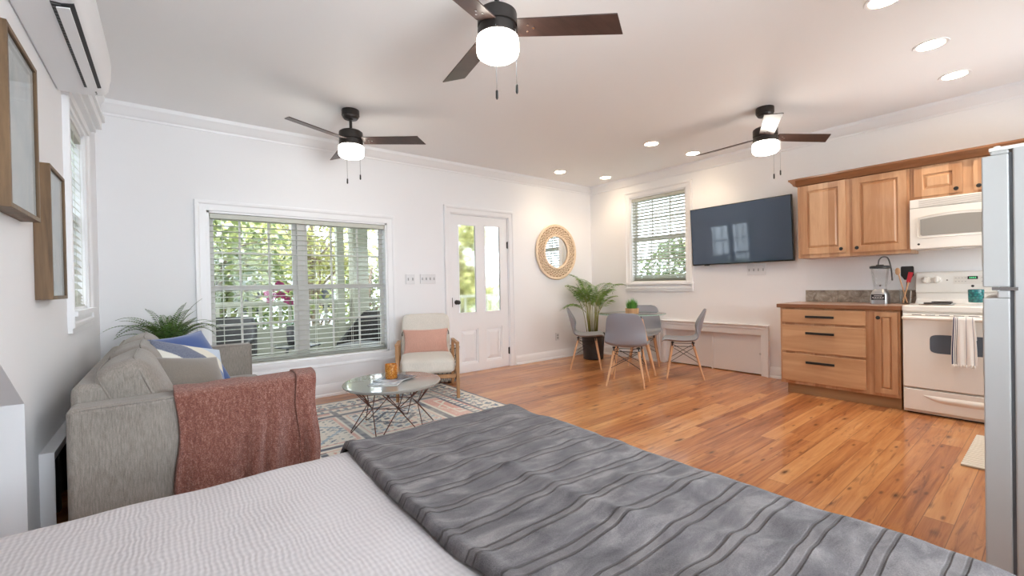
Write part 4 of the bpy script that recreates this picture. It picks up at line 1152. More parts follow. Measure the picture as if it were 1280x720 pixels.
# ---------------------------------------------------------------- framed pictures on the left wall
def picture(lab, y0, y1, z0, z1, d, seed):
    r = thing('picture_frame', lab, 'picture', (XL, (y0 + y1) / 2, (z0 + z1) / 2))
    t = .016
    q = MB()
    x0, x1 = XL + .0005, XL + d
    q.box(x0, x1, y0, y0 + t, z0, z1).box(x0, x1, y1 - t, y1, z0, z1).box(x0, x1, y0 + t, y1 - t, z0, z0 + t).box(x0, x1, y0 + t, y1 - t, z1 - t, z1)
    q.build('frame', M['walnut'], r, bevel=.0015)
    a = NT('art_print'); a.set(Roughness=.6); n = a.noise(a.coord((1, 1.6, .8)), 4 + seed, 4, .6, 1.2)
    a.link(a.ramp(n, [(.35, rgb(200, 216, 224)), (.5, rgb(230, 236, 240)), (.65, rgb(246, 247, 246))]), a.b.inputs['Base Color'])
    MB().box(x0, x1 - .010, y0 + t, y1 - t, z0 + t, z1 - t).build('art_print', a.m, r)
    MB().box(x1 - .008, x1 - .005, y0 + t, y1 - t, z0 + t, z1 - t).build('glazing', M['frameglass'], r)
picture('wood box-framed print nearer the camera, the higher of the two on the left wall', 2.075, 2.49, 1.435, 2.03, .055, 0)
picture('wood box-framed print beside the side window, the lower of the two', 2.69, 3.035, 1.13, 1.715, .055, 2)

# ---------------------------------------------------------------- round woven mirror
def wall_mirror():
    c = (4.76, YB, 1.65); r = thing('wall_mirror', 'round mirror with a wide woven rattan frame on the back wall', 'mirror', c)
    Rt = plain('rattan', rgb(238, 216, 190), .6, var=.12, vscale=60)
    q = MB()
    for R, rr_ in ((.418, .014), (.398, .010), (.262, .013), (.246, .010)): q.ring((c[0], YB - .026, c[2]), R, rr_, 90, 8, 'y')
    q.build('rattan_hoops', Rt, r, smooth=180)
    q = MB(); n = 34
    for k in range(n):
        a = 2 * PI * k / n
        for sg in (1, -1):
            pts = []
            for i in range(9):
                f = i / 8; R = .265 + .13 * f; b = a + sg * .30 * (f - .5) * 1.6; pts.append((c[0] + R * cos(b), YB - .024 - sg * .006 * cos(f * PI * 2), c[2] + R * sin(b)))
            q.tube(pts, .0058, 5)
    for R in (.30, .33, .36):
        pts = [(c[0] + (R + .008 * sin(17 * t)) * cos(t), YB - .024 + .006 * cos(17 * t), c[2] + (R + .008 * sin(17 * t)) * sin(t)) for t in [2 * PI * i / 240 for i in range(241)]]
        q.tube(pts, .005, 5)
    q.build('woven_band', Rt, r, smooth=180)
    MB().lathe([(.405, -.004), (.405, -.014), (.24, -.014), (.24, -.004)], c, 72, 'y', cap=False).build('backing', plain('rattan_backing', rgb(176, 142, 106), .7), r, smooth=30)
    MB().lathe([(.001, -.018), (.246, -.018), (.246, -.010), (.001, -.010)], c, 72, 'y').build('mirror_glass', plain('silvered_glass', rgb(240, 243, 243), .01, 1), r, smooth=30)
wall_mirror()

# ---------------------------------------------------------------- television
def television():
    y0, y1, z0, z1 = 1.865, 3.085, -.37, .37; zc = 1.73; x = XR - .115
    r = thing('television', 'large flat-screen television on the wall between window and kitchen cabinets', 'television', (x, (y0 + y1) / 2, zc))
    yc = (y0 + y1) / 2; m = Matrix.Translation((x, yc, zc)) @ Matrix.Rotation(rad(-2.3), 4, 'Z') @ Matrix.Rotation(rad(-3.7), 4, 'Y') @ Matrix.Translation((0, -yc, 0))
    MB(m).box(0, .035, y0, y1, z0, z1).build('casing', M['blackgloss'], r, bevel=.004)
    t = NT('dark_screen'); t.set(Base_Color=rgb(52, 70, 94), Roughness=.05, Specular_IOR_Level=.9)
    MB(m).box(-.0015, .001, y0 + .010, y1 - .010, z0 + .016, z1 - .010).build('screen', t.m, r)
    MB(m).box(.035, .055, y0 + .3, y1 - .3, z0 + .1, z1 - .2).build('back_housing', M['black'], r, bevel=.006)
    MB().box(x + .045, XR - .0005, 2.25, 2.70, zc - .16, zc + .12).build('wall_bracket', M['black'], r)
    MB(m).box(-.001, .02, 2.86, 2.92, z0 - .010, z0 + .002).build('sensor_bar', M['black'], r, bevel=.002)
television()
# ---------------------------------------------------------------- kitchen along the right wall
XC = 4.972
def knob(mb, x, y, z):
    mb.lathe([(.006, 0), (.007, -.012), (.015, -.016), (.0165, -.022), (.012, -.027), (.001, -.028)], (x, y, z), 18, 'x')
def cab_door(par, x, y0, y1, z0, z1, kn, mat='maple', cabs='x'):
    d = MB()
    fr = .058 if y1 - y0 > .2 else .040
    bv = .028 if y1 - y0 > .2 else .016
    d.panel('x', x, -1, y0, y1, z0, z1, .019, fr, bv, .010)
    o = d.build('door', M[mat], par, bevel=.0015)
    k = MB(); knob(k, x - .019, kn[0], kn[1]); k.build('knob', M['black'], o, smooth=40)
    return o
def base_cabinet():
    y0, y1 = .884, 1.826
    r = thing('base_cabinet', 'maple base cabinet with three drawers left of the white range', 'cabinet', (5.28, (y0 + y1) / 2, 0))
    MB().box(XC, XR - .001, y0, y1, .10, .868).build('carcass', M['maple'], r, bevel=.002)
    MB().box(XC + .035, XR - .001, y0 + .003, y1 - .05, 0, .10).build('toe_kick', wood('toe_kick_wood', rgb(150, 112, 76), rgb(176, 136, 98), 'y', .5, .5), r)
    for z0, z1, hz in ((.716, .852, .784), (.428, .694, .622), (.130, .406, .333)):
        d = MB().box(XC - .019, XC - .0005, 1.122, 1.806, z0, z1).build('drawer', M['mapleh'], r, bevel=.006, seg=3)
        h = MB().box(XC - .054, XC - .038, 1.353, 1.588, hz - .011, hz + .011)
        for y in (1.385, 1.556): h.cyl((XC - .019, y, hz), (XC - .045, y, hz), .005, n=10)
        h.build('handle', M['black'], d, bevel=.002)
    cab_door(r, XC, .90, 1.055, .130, .848, (1.028, .800))
base_cabinet()
def countertop():
    y0, y1, x0 = .872, 1.852, 4.944
    r = thing('countertop', 'tiled countertop with a reddish wooden edge on the maple base cabinet', 'worktop', (5.27, (y0 + y1) / 2, .868))
    MB().box(x0, x0 + .024, y0, y1, .868, .905).box(x0 + .024, XR - .02, y1 - .024, y1, .868, .905).build('wood_edge', M['cornice'], r, bevel=.004)
    t = NT('counter_tile'); t.set(Roughness=.3)
    br = t.new('ShaderNodeTexBrick', offset=0, i_Scale=1, i_Mortar_Size=.006, i_Brick_Width=.3, i_Row_Height=.3); t.link(t.coord(), br.inputs['Vector'])
    n = t.noise(t.coord(), 14, 4); t.link(t.ramp(n, [(.3, rgb(150, 116, 98)), (.7, rgb(186, 152, 132))]), br.inputs['Color1']); t.link(br.inputs['Color1'].links[0].from_socket, br.inputs['Color2'])
    br.inputs['Mortar'].default_value = rgb(190, 180, 168); t.link(br.outputs[0], t.b.inputs['Base Color'])
    MB().box(x0 + .0245, XR - .001, y0, y1 - .0245, .869, .9045).build('tile_surface', t.m, r)
countertop()
def backsplash():
    t = NT('slate_tile'); t.set(Roughness=.45); n = t.noise(t.coord(), 16, 5, .65, .8)
    t.link(t.ramp(n, [(.3, rgb(112, 98, 88)), (.5, rgb(150, 138, 126)), (.7, rgb(186, 176, 164))]), t.b.inputs['Base Color']); t.bump(n, .2, .004)
    labs = ['backsplash tile at the open end of the countertop', 'backsplash tile in the middle, left of the blender', 'backsplash tile behind the blender and the utensil jar']
    for k, (a, b) in enumerate(((1.49, 1.79), (1.187, 1.487), (.876, 1.184))):
        o = MB().box(XR - .012, XR - .0005, a, b, .906, 1.03).build('backsplash_tile', t.m, bevel=.002); tag(o, labs[k], 'tile', 'backsplash tiles')
backsplash()
def blender():
    c = (5.35, 1.095, .9055)
    r = thing('blender', 'silver blender with a glass jar and black lid on the countertop', 'blender', c)
    X, Y, Z = c; S = M['steel']
    q = MB()
    lv = [(.078, .068, 0), (.078, .068, .05), (.074, .064, .09), (.058, .050, .125), (.052, .044, .14)]
    v = []
    for a, b, h in lv:
        for k in range(32):
            t = 2 * PI * k / 32; v.append((X + a * spw(cos(t), .45), Y + b * spw(sin(t), .45), Z + h))
    q.add(v, [(i * 32 + j, i * 32 + (j + 1) % 32, (i + 1) * 32 + (j + 1) % 32, (i + 1) * 32 + j) for i in range(4) for j in range(32)] + [tuple(range(31, -1, -1)), tuple(range(128, 160))])
    q.build('motor_base', S, r, smooth=40)
    MB().box(X - .081, X - .074, Y - .052, Y + .052, Z + .038, Z + .090).build('control_panel', M['black'], r, bevel=.004)
    q = MB()
    for k in range(5): q.box(X - .083, X - .0805, Y + .036 - .018 * k - .006, Y + .036 - .018 * k + .006, Z + .058, Z + .064)
    q.box(X - .083, X - .0805, Y - .03, Y + .03, Z + .075, Z + .079).box(X - .083, X - .0805, Y - .035, Y + .035, Z + .046, Z + .048)
    q.build('panel_buttons', M['whiteplastic'], r)
    MB().lathe([(.046, .14), (.050, .155), (.058, .23), (.070, .335), (.068, .335), (.055, .23), (.045, .16), (.001, .158)], c, 32).build('glass_jar', M['clear'], r, smooth=50)
    MB().tube(smooth_path([(X - .02, Y - .066, Z + .325), (X - .02, Y - .105, Z + .315), (X - .02, Y - .098, Z + .24), (X - .02, Y - .06, Z + .19)], 6), .009, 10).build('jar_handle', M['clear'], r, smooth=180)
    q = MB()
    for a in (0, 90, 180, 270): q.bar((X, Y, Z + .165), (X + .028 * cos(rad(a)), Y + .028 * sin(rad(a)), Z + .18), .008, .002)
    q.build('blades', M['chrome'], r)
    MB().lathe([(.071, .335), (.078, .338), (.078, .356), (.066, .362), (.03, .362), (.028, .372), (.001, .372)], c, 32).build('lid', M['black'], r, smooth=40)
    MB().tube(smooth_path([(X, Y + .012, Z + .372), (X + .0, Y + .004, Z + .42), (X + .02, Y - .02, Z + .446), (X + .06, Y - .05, Z + .43), (X + .12, Y - .06, Z + .33), (X + .16, Y - .06, Z + .22)], 6), .006, 8).build('cord', plain('grey_cord', rgb(96, 96, 96), .5), r, smooth=180)
blender()
def utensils():
    c = (5.42, .925, .9055); X, Y, Z = c
    r = thing('utensil_jar', 'clear glass jar holding kitchen utensils beside the range', 'jar', c)
    MB().lathe([(.040, 0), (.043, .004), (.046, .135), (.043, .135), (.040, .008), (.001, .006)], c, 32).build('glass', M['clear'], r, smooth=50)
    def ut(name, lab, mat, b, t, rr, head):
        b = Vector((X, Y, Z)) + Vector(b); t = Vector((X, Y, Z)) + Vector(t)
        o = thing(name, lab, 'utensil', tuple(b))
        MB().cyl(b, t, rr, rr, 10).build('handle', mat[0], o, smooth=40)
        h = MB(); head(h, b, t); h.build('head', mat[1], o, smooth=50)
    Wd = M['beech']
    def spoon(h, b, t):
        d = (t - b).normalized(); h.ball(t + d * .03, .007, .020, .034, 14, 10)
    def spat(h, b, t):
        d = (t - b).normalized(); e = t + d * .0
        h.prism([(e.y - .020, e.z - .012), (e.y + .020, e.z - .012), (e.y + .046, e.z + .03), (e.y + .046, e.z + .105), (e.y + .040, e.z + .115), (e.y - .040, e.z + .115), (e.y - .046, e.z + .105), (e.y - .046, e.z + .03)], 'x', e.x - .003, e.x + .003)
    def redsp(h, b, t):
        d = (t - b).normalized(); h.bar(t - d * .01, t + d * .085, .028, .010, (1, 0, 0), .034, .008)
    ut('wooden_spoon', 'wooden spoon leaning left in the utensil jar', (Wd, Wd), (.0, -.012, .008), (-.005, .046, .275), .005, spoon)
    ut('spatula', 'wide black spatula standing in the utensil jar', (M['black'], M['black']), (.012, .0, .008), (.016, -.012, .235), .005, spat)
    ut('silicone_scraper', 'red scraper with a wooden handle leaning right in the utensil jar', (Wd, plain('red_silicone', rgb(178, 34, 48), .4)), (-.012, .016, .008), (-.016, -.026, .21), .0055, redsp)
utensils()

# ---------------------------------------------------------------- range
def kitchen_range():
    y0, y1, xf, zt = .10, .865, 4.94, .915
    W = M['white']
    r = thing('electric_range', 'white electric range beside the maple base cabinet', 'stove', (5.27, (y0 + y1) / 2, 0))
    MB().box(xf + .012, XR - .02, y0, y1, .012, .885).build('body', W, r, bevel=.003)
    MB().box(xf - .012, XR - .02, y0 - .002, y1 + .002, .862, zt).build('cooktop', W, r, bevel=.012, seg=3)
    d = MB(); d.box(xf - .022, xf + .010, y0 + .003, y1 - .003, .226, .845); door = d.build('oven_door', W, r, bevel=.010, seg=3)
    # window with rounded corners
    yc, zc, a, b = (y0 + y1) / 2, .602, .21, .077
    pts = [(yc + a * spw(cos(t), .25), zc + b * spw(sin(t), .35)) for t in [2 * PI * k / 48 for k in range(48)]]
    MB().prism(pts, 'x', xf - .0235, xf - .0215).build('oven_window', plain('oven_window_glass', rgb(96, 104, 116), .12, coat=.4), door)
    h = MB(); h.tube(smooth_path([(xf - .022, y0 + .02, .808), (xf - .060, y0 + .05, .812), (xf - .064, yc, .812), (xf - .060, y1 - .05, .812), (xf - .022, y1 - .02, .808)], 8), .016, 12)
    h.build('oven_handle', W, door, smooth=180)
    q = MB()
    for k in range(8):
        y = y0 + .06 + .083 * k; q.box(xf - .0236, xf - .0215, y, y + .06, .836, .8405)
    q.build('door_vents', M['black'], door)
    dr = MB(); dr.box(xf - .018, xf + .012, y0 + .003, y1 - .003, .035, .214); drw = dr.build('storage_drawer', W, r, bevel=.008, seg=3)
    g = MB(); n = 24
    def fn(u, v):
        y = yc + .255 * (2 * u - 1); s = 1 - (2 * u - 1) ** 4; zz = .172 - (.05 * s + .006) * v; return (xf - .019 - .014 * sin(PI * v) * s, y, zz)
    g.grid(fn, n, 8); g.build('drawer_pull', W, drw, smooth=180)
    MB().box(xf + .03, XR - .05, y0 + .02, y1 - .02, 0, .034).build('plinth', M['black'], r)
    q = MB()
    q.prism([(XR - .16, zt), (XR - .022, zt), (XR - .022, 1.20), (XR - .06, 1.20), (XR - .085, 1.185), (XR - .105, 1.03), (XR - .10, 1.01), (XR - .085, 1.004), (XR - .085, .95), (XR - .12, .925)], 'y', y0, y1)
    bg = q.build('backguard', W, r, bevel=.012, seg=3)
    kx = XR - .095
    def onf(z): return XR - .085 - .020 * (1.185 - z) / .155
    for y in (.792, .722, .243, .173):
        z = 1.125; q = MB()
        q.lathe([(.036, .0), (.036, -.004), (.026, -.008), (.024, -.028), (.001, -.030)], (onf(z) + .001, y, z), 24, 'x'); q.box(onf(z) - .038, onf(z) - .02, y - .007, y + .007, z - .024, z + .024)
        q.build('knob', W, bg, smooth=40)
    q = MB().prism([(onf(1.155) - .0015, 1.155), (onf(1.085) - .0015, 1.085), (onf(1.085) + .003, 1.085), (onf(1.155) + .003, 1.155)], 'y', .375, .615); q.build('control_panel', plain('panel_ivory', rgb(222, 216, 208), .35), bg)
    q = MB().prism([(onf(1.152) - .003, 1.152), (onf(1.126) - .003, 1.126), (onf(1.126) + .003, 1.126), (onf(1.152) + .003, 1.152)], 'y', .465, .527); cl = q.build('clock_display', M['blackgloss'], bg)
    q = MB(); gm = plain('green_digits', rgb(60, 150, 90), .4, emis=(.15, .8, .35, 1), estr=.6)
    for k in range(4):
        y = .512 - .011 * k; q.box(onf(1.139) - .0045, onf(1.139) - .003, y - .003, y + .003, 1.133, 1.145)
    q.build('digits', gm, cl)
    q = MB()
    for k in range(6):
        y = .600 - .020 * k if k < 4 else .44 - .03 * (k - 4)
        q.box(onf(1.14) - .003, onf(1.14), y - .006, y + .006, 1.137, 1.1395); q.box(onf(1.11) - .003, onf(1.11), y - .004, y + .004, 1.106, 1.109)
    q.lathe([(.006, 0), (.006, -.003), (.001, -.003)], (onf(1.12), .655, 1.12), 14, 'x'); q.build('panel_marks', plain('panel_print', rgb(130, 124, 118), .5), bg)
    q = MB().lathe([(.010, 0), (.010, -.002), (.001, -.002)], (onf(1.066) - .0005, .496, 1.066), 20, 'x'); q.build('maker_badge', M['bronze'], bg)
    for bx_, by, R in ((5.12, .675, .098), (5.12, .29, .078), (5.36, .675, .078), (5.36, .29, .098)):
        q = MB().lathe([(R + .016, zt + .002), (R + .010, zt + .006), (R - .004, zt - .001), (.02, zt - .012), (.001, zt - .012)], (bx_, by, 0), 36, cap=False); bu = q.build('drip_pan', M['chrome'], r, smooth=40)
        q = MB(); pts = [((bx_ + (.02 + (R - .03) * t) * cos(t * 8 * PI)), by + (.02 + (R - .03) * t) * sin(t * 8 * PI), zt + .012) for t in [i / 110 for i in range(111)]]
        q.tube(pts, .0065, 6); q.build('coil', plain('burner_coil', rgb(52, 46, 44), .6), bu, smooth=180)
kitchen_range()
def canister():
    c = (5.24, .455, .934)
    t = NT('teal_glaze'); t.set(Roughness=.2, Coat_Weight=.4); vo = t.new('ShaderNodeTexVoronoi', i_Scale=60); t.link(t.coord(), vo.inputs['Vector'])
    t.link(t.ramp(vo.outputs['Distance'], [(.0, rgb(44, 150, 148)), (.7, rgb(12, 84, 92))]), t.b.inputs['Base Color']); t.bump(vo.outputs['Distance'], .6, .004)
    r = thing('canister', 'teal embossed ceramic canister standing on the range', 'canister', c)
    MB().lathe([(.042, 0), (.046, .004), (.048, .10), (.046, .106), (.043, .106), (.043, .02), (.001, .018)], c, 40).build('jar', t.m, r, smooth=50)
    MB().ring((c[0], c[1], c[2] + .106), .045, .0025, 40, 6).build('rim', plain('teal_rim', rgb(20, 70, 76), .3), r, smooth=180)
canister()
def towel():
    t = NT('striped_towel'); t.set(Roughness=.95, Sheen_Weight=.2)
    at = t.new('ShaderNodeAttribute', attribute_name='Col'); t.link(at.outputs['Color'], t.b.inputs['Base Color']); t.bump(t.noise(t.coord(), 350, 2), .3, .003)
    y0, y1, x = .425, .555, 4.94 - .064; R = .0195
    path = [(x - R - .003, .462)] + [(x - R - .001, .47 + .34 * k / 14) for k in range(15)] + [(x - R * cos(a), .812 + R * sin(a)) for a in [PI * k / 8 for k in range(1, 8)]] + [(x + R, .812 - .16 * k / 5) for k in range(6)]
    cols = []
    white, navy, grey = rgb(234, 230, 226), rgb(52, 52, 84), rgb(150, 148, 160)
    def fn(u, v):
        k = v * (len(path) - 1); i = min(len(path) - 2, int(k)); f = k - i; px = path[i][0] + (path[i + 1][0] - path[i][0]) * f; pz = path[i][1] + (path[i + 1][1] - path[i][1]) * f
        y = y1 + (y0 - y1) * u
        front = px < x - .01
        if front: px -= .006 * (1 + sin(u * 17 + pz * 3)) * max(0, (.80 - pz)) * 3
        c = white
        if .03 < u < .085 or .13 < u < .16 or .20 < u < .24: c = navy
        elif .60 < u < .63: c = grey
        elif .89 < u < .91: c = grey
        cols.append(c); return (px, y + .012 * sin(pz * 9) * (u - .5), pz)
    q = MB().grid(fn, 66, 60); q.col = cols
    o = q.build('dish_towel', t.m, smooth=180, solid=.004); tag(o, 'white dish towel with navy stripes hanging over the oven handle', 'towel')
    f = MB()
    for k in range(9):
        y = y1 + (y0 - y1) * (k + .5) / 9; f.ball((x - R - .012, y, .452), .006, .007, .012, 8, 6)
    f.build('fringe', plain('towel_fringe', rgb(236, 232, 228), .9), o, smooth=180)
towel()

# ---------------------------------------------------------------- microwave
def microwave():
    y0, y1, xf, z0, z1 = .095, .852, 5.205, 1.400, 1.835; W = M['white']
    r = thing('microwave', 'white over-the-range microwave under the small wall cabinet', 'microwave', ((xf + XR) / 2, (y0 + y1) / 2, z0))
    MB().box(xf + .02, XR - .001, y0, y1, z0, z1).build('housing', W, r, bevel=.004)
    q = MB().box(xf - .004, xf + .022, y0, y1, z1 - .075, z1); q.build('vent_panel', W, r, bevel=.004)
    q = MB()
    for k in range(5): q.box(xf - .006, xf, y0 + .02, y1 - .06, z1 - .066 + .012 * k, z1 - .0625 + .012 * k)
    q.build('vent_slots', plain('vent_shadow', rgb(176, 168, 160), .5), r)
    # door slightly bowed
    def fn(u, v):
        y = y0 + .17 + (y1 - y0 - .17) * u; return (xf - .002 - .012 * (1 - (2 * u - 1) ** 2), y, z0 + .004 + (z1 - .08 - z0 - .004) * v)
    q = MB(); n = 20; q.grid(fn, n, 6)
    q.box(xf + .0, xf + .02, y0 + .17, y1, z0 + .004, z1 - .078); dr = q.build('door', W, r, smooth=40)
    w = []
    ya, yb, za, zb = .300, .782, 1.512, 1.655
    top = [(ya + (yb - ya) * k / 16, zb + .022 * (1 - (2 * k / 16 - 1) ** 2)) for k in range(17)]
    poly = [(ya + .012, za)] + [(ya, za + .012)] + top + [(yb, za + .012), (yb - .012, za)]
    MB().prism(poly, 'x', xf - .0155, xf + .01).build('window', plain('microwave_window', rgb(150, 146, 140), .3, coat=.3), dr)
    cyy, cz = (ya + yb) / 2, (za + zb) / 2
    e = MB(); pp = [(xf - .0145, cyy + (p[0] - cyy) * 1.075, cz + (p[1] - cz) * 1.24) for p in poly]; e.tube(pp + [pp[0]], .004, 6); e.build('window_surround', plain('surround_tone', rgb(226, 220, 212), .3), dr, smooth=180)
    MB().lathe([(.009, 0), (.009, -.003), (.001, -.0035)], (xf - .004, .795, 1.440), 18, 'x').build('maker_badge', M['bronze'], dr)
    MB().tube(smooth_path([(xf - .004, y0 + .19, z0 + .05), (xf - .04, y0 + .195, z0 + .09), (xf - .042, y0 + .195, z1 - .16), (xf - .004, y0 + .19, z1 - .12)], 6), .011, 10).build('door_handle', W, dr, smooth=180)
    MB().box(xf - .001, xf + .02, y0, y0 + .166, z0 + .004, z1 - .078).build('keypad', plain('keypad_panel', rgb(216, 210, 202), .3), r, bevel=.003)
microwave()

# ---------------------------------------------------------------- wall cabinets and their cornice
XU = 5.262
def wall_cabinets():
    y0, y1, z0, z1 = .858, 1.750, 1.372, 2.155
    r = thing('wall_cabinet', 'tall two-door maple wall cabinet between the television and the microwave', 'cabinet', ((XU + XR) / 2, (y0 + y1) / 2, z0))
    MB().box(XU, XR - .001, y0, y1, z0, z1).build('carcass', M['maple'], r, bevel=.002)
    cab_door(r, XU, 1.332, 1.720, 1.410, 2.125, (1.366, 1.447)); cab_door(r, XU, .880, 1.276, 1.405, 2.125, (1.240, 1.447))
    y0, y1, z0 = .02, .856, 1.838
    r = thing('wall_cabinet', 'short maple wall cabinet above the microwave', 'cabinet', ((XU + XR) / 2, (y0 + y1) / 2, z0))
    MB().box(XU, XR - .001, y0, y1, z0, z1).build('carcass', M['maple'], r, bevel=.002)
    cab_door(r, XU, .528, .828, 1.862, 2.110, (.562, 1.893)); cab_door(r, XU, .160, .462, 1.862, 2.110, (.430, 1.893))
    P = [(XU - .002, 2.128), (XU - .020, 2.134), (XU - .026, 2.150), (XU - .052, 2.180), (XU - .066, 2.188), (XU - .066, 2.206), (XR - .001, 2.206), (XR - .001, 2.157), (XU - .002, 2.157)]
    q = MB().prism(P, 'y', .02, 1.752)
    k = P[:6] ; 
    q.prism([(1.752, 2.128), (1.770, 2.134), (1.776, 2.150), (1.802, 2.180), (1.816, 2.188), (1.816, 2.206), (1.752, 2.206)], 'x', XU - .064, XR - .001)
    o = q.build('cabinet_cornice', M['cornice'], bevel=.002); tag(o, 'stained wooden cornice running along the top of the wall cabinets', 'cornice')
wall_cabinets()

# ---------------------------------------------------------------- refrigerator
def fridge():
    x0, x1, yb, yf = 2.36, 3.06, -.58, .112; W = NT('fridge_white'); W.set(Base_Color=rgb(190, 189, 187), Roughness=.4); W.bump(W.noise(W.coord(), 380, 2), .12, .002); W = W.m
    r = thing('refrigerator', 'tall white two-door refrigerator at the right edge, seen from its side', 'refrigerator', ((x0 + x1) / 2, (yb + yf) / 2, 0))
    MB().box(x0, x1, yb, yf, .03, 1.606).build('body', W, r, bevel=.006, seg=3)
    G = plain('door_gasket', rgb(120, 122, 126), .6)
    MB().box(x0 + .012, x1 - .012, yf, yf + .010, .06, 1.595).build('gasket', G, r)
    d = MB(); d.box(x0, x1, yf + .0095, .188, .05, 1.072); d.box(x0, x1, yf + .0095, .152, 1.072, 1.100)
    lo = d.build('refrigerator_door', W, r, bevel=.005, seg=3)
    d = MB(); d.box(x0, x1, yf + .0095, .188, 1.112, 1.590); d.box(x0, x1, yf + .0095, .166, 1.590, 1.604)
    up = d.build('freezer_door', W, r, bevel=.005, seg=3)
    q = MB().box(x0 - .002, x0 + .05, yf - .01, .165, 1.1005, 1.1115); q.cyl((x0 + .012, .150, 1.098), (x0 + .012, .150, 1.114), .007, n=12); q.build('middle_hinge', M['chrome'], r)
    q = MB().box(x0 + .004, x0 + .06, yf - .05, .170, 1.6045, 1.618); q.cyl((x0 + .02, .150, 1.604), (x0 + .02, .150, 1.624), .010, n=14); q.build('top_hinge', M['white'], r, bevel=.003)
    for z0, z1, p in ((.62, 1.06, lo), (1.13, 1.50, up)):
        q = MB(); xx = x1 - .06; q.tube(smooth_path([(xx, .188, z0), (xx, .225, z0 + .03), (xx, .228, (z0 + z1) / 2), (xx, .225, z1 - .03), (xx, .188, z1)], 6), .012, 10); q.build('door_handle', W, p, smooth=180)
    MB().box(x0 + .01, x1 - .01, yf - .08, yf + .005, .004, .05).build('toe_grille', G, r)
fridge()
def kitchen_mat():
    t = NT('ribbed_mat'); t.set(Roughness=.95)
    at = t.coord(); sp = t.new('ShaderNodeSeparateXYZ'); t.link(at, sp.inputs[0]); s = t.math('SINE', t.math('MULTIPLY', sp.outputs[0], 2 * PI / .045))
    t.link(t.ramp(t.math('MULTIPLY_ADD', s, .5, .5), [(.0, rgb(176, 164, 148)), (.25, rgb(216, 208, 196)), (1, rgb(230, 224, 214))]), t.b.inputs['Base Color']); t.bump(s, .6, .008)
    q = MB(); q.grid(lambda u, v: (3.77 + .78 * u, -.62 + 1.02 * v, .013 + .003 * sin(3.77 + .78 * u * 2 * PI / .045)), 140, 4); q.box(3.77, 4.55, -.62, .40, .001, .011)
    o = q.build('kitchen_mat', t.m, smooth=40); tag(o, 'cream ribbed mat on the floor before the range, half behind the refrigerator', 'mat')
kitchen_mat()
# ---------------------------------------------------------------- porch and garden beyond the windows
PY = 7.0
PW = plain('porch_paint', rgb(172, 170, 152), .5)
struct(MB().box(XL - 3, XR + 1.2, YB + WT + .001, PY + .25, -.16, -.02).build('porch_floor', plain('porch_boards', rgb(214, 214, 208), .5)))
struct(MB().box(-30, 40, PY + .3, 60, -1.6, -1.5).box(XR + WT + .9, 40, -30, PY + .3, -1.6, -1.5).box(-30, XL - 1.3, -30, PY + .3, -1.6, -1.5).build('lawn', plain('lawn_green', rgb(66, 78, 46), .9, var=.3, vscale=2)))
def railing():
    r = thing('porch_railing', 'white porch railing with square balusters outside the picture window', 'railing', (1.6, PY, -.02))
    xs = [-2.2, .42, 2.40, 4.6, 6.6]
    MB().box(-2.2, 6.6, PY - .045, PY + .045, .93, .98).build('top_rail', PW, r, bevel=.008)
    MB().box(-2.2, 6.6, PY - .03, PY + .03, .55, .60).build('bottom_rail', PW, r, bevel=.004)
    MB().box(-2.2, 6.6, PY - .02, PY + .02, -.02, .55).build('knee_panel', PW, r)
    x = -2.1; bal = []
    while x < 6.5:
        if all(abs(x - c) > .08 for c in xs): MB().box(x - .02, x + .02, PY - .02, PY + .02, .60, .93).build('baluster', PW, r)
        x += .125
railing()
for x, w, lab in ((2.41, .24, 'broad white porch column outside, seen through the right half of the picture window'), (2.12, .11, 'slim white porch post outside, just left of the broad column'), (6.2, .2, 'white porch column outside at the far end of the porch')):
    r = thing('porch_column', lab, 'column', (x, PY, -.02))
    MB().box(x - w / 2, x + w / 2, PY - w / 2, PY + w / 2, -.02, 2.60).build('shaft', PW, r, bevel=.01)
    MB().box(x - w / 2 - .03, x + w / 2 + .03, PY - w / 2 - .03, PY + w / 2 + .03, 2.45, 2.60).build('capital', PW, r, bevel=.006)
struct(MB().box(XL - 3, XR + 1.2, YB + WT + .001, PY + .3, 2.60, 2.70).build('porch_ceiling', PW))
WK = NT('dark_wicker'); WK.set(Roughness=.7); _w = WK.new('ShaderNodeTexWave', i_Scale=38, i_Distortion=1); WK.link(WK.coord(), _w.inputs['Vector'])
WK.link(WK.ramp(_w.outputs[1], [(.1, rgb(38, 35, 34)), (.8, rgb(76, 72, 68))]), WK.b.inputs['Base Color']); WK.bump(_w.outputs[1], .6, .006); WK = WK.m
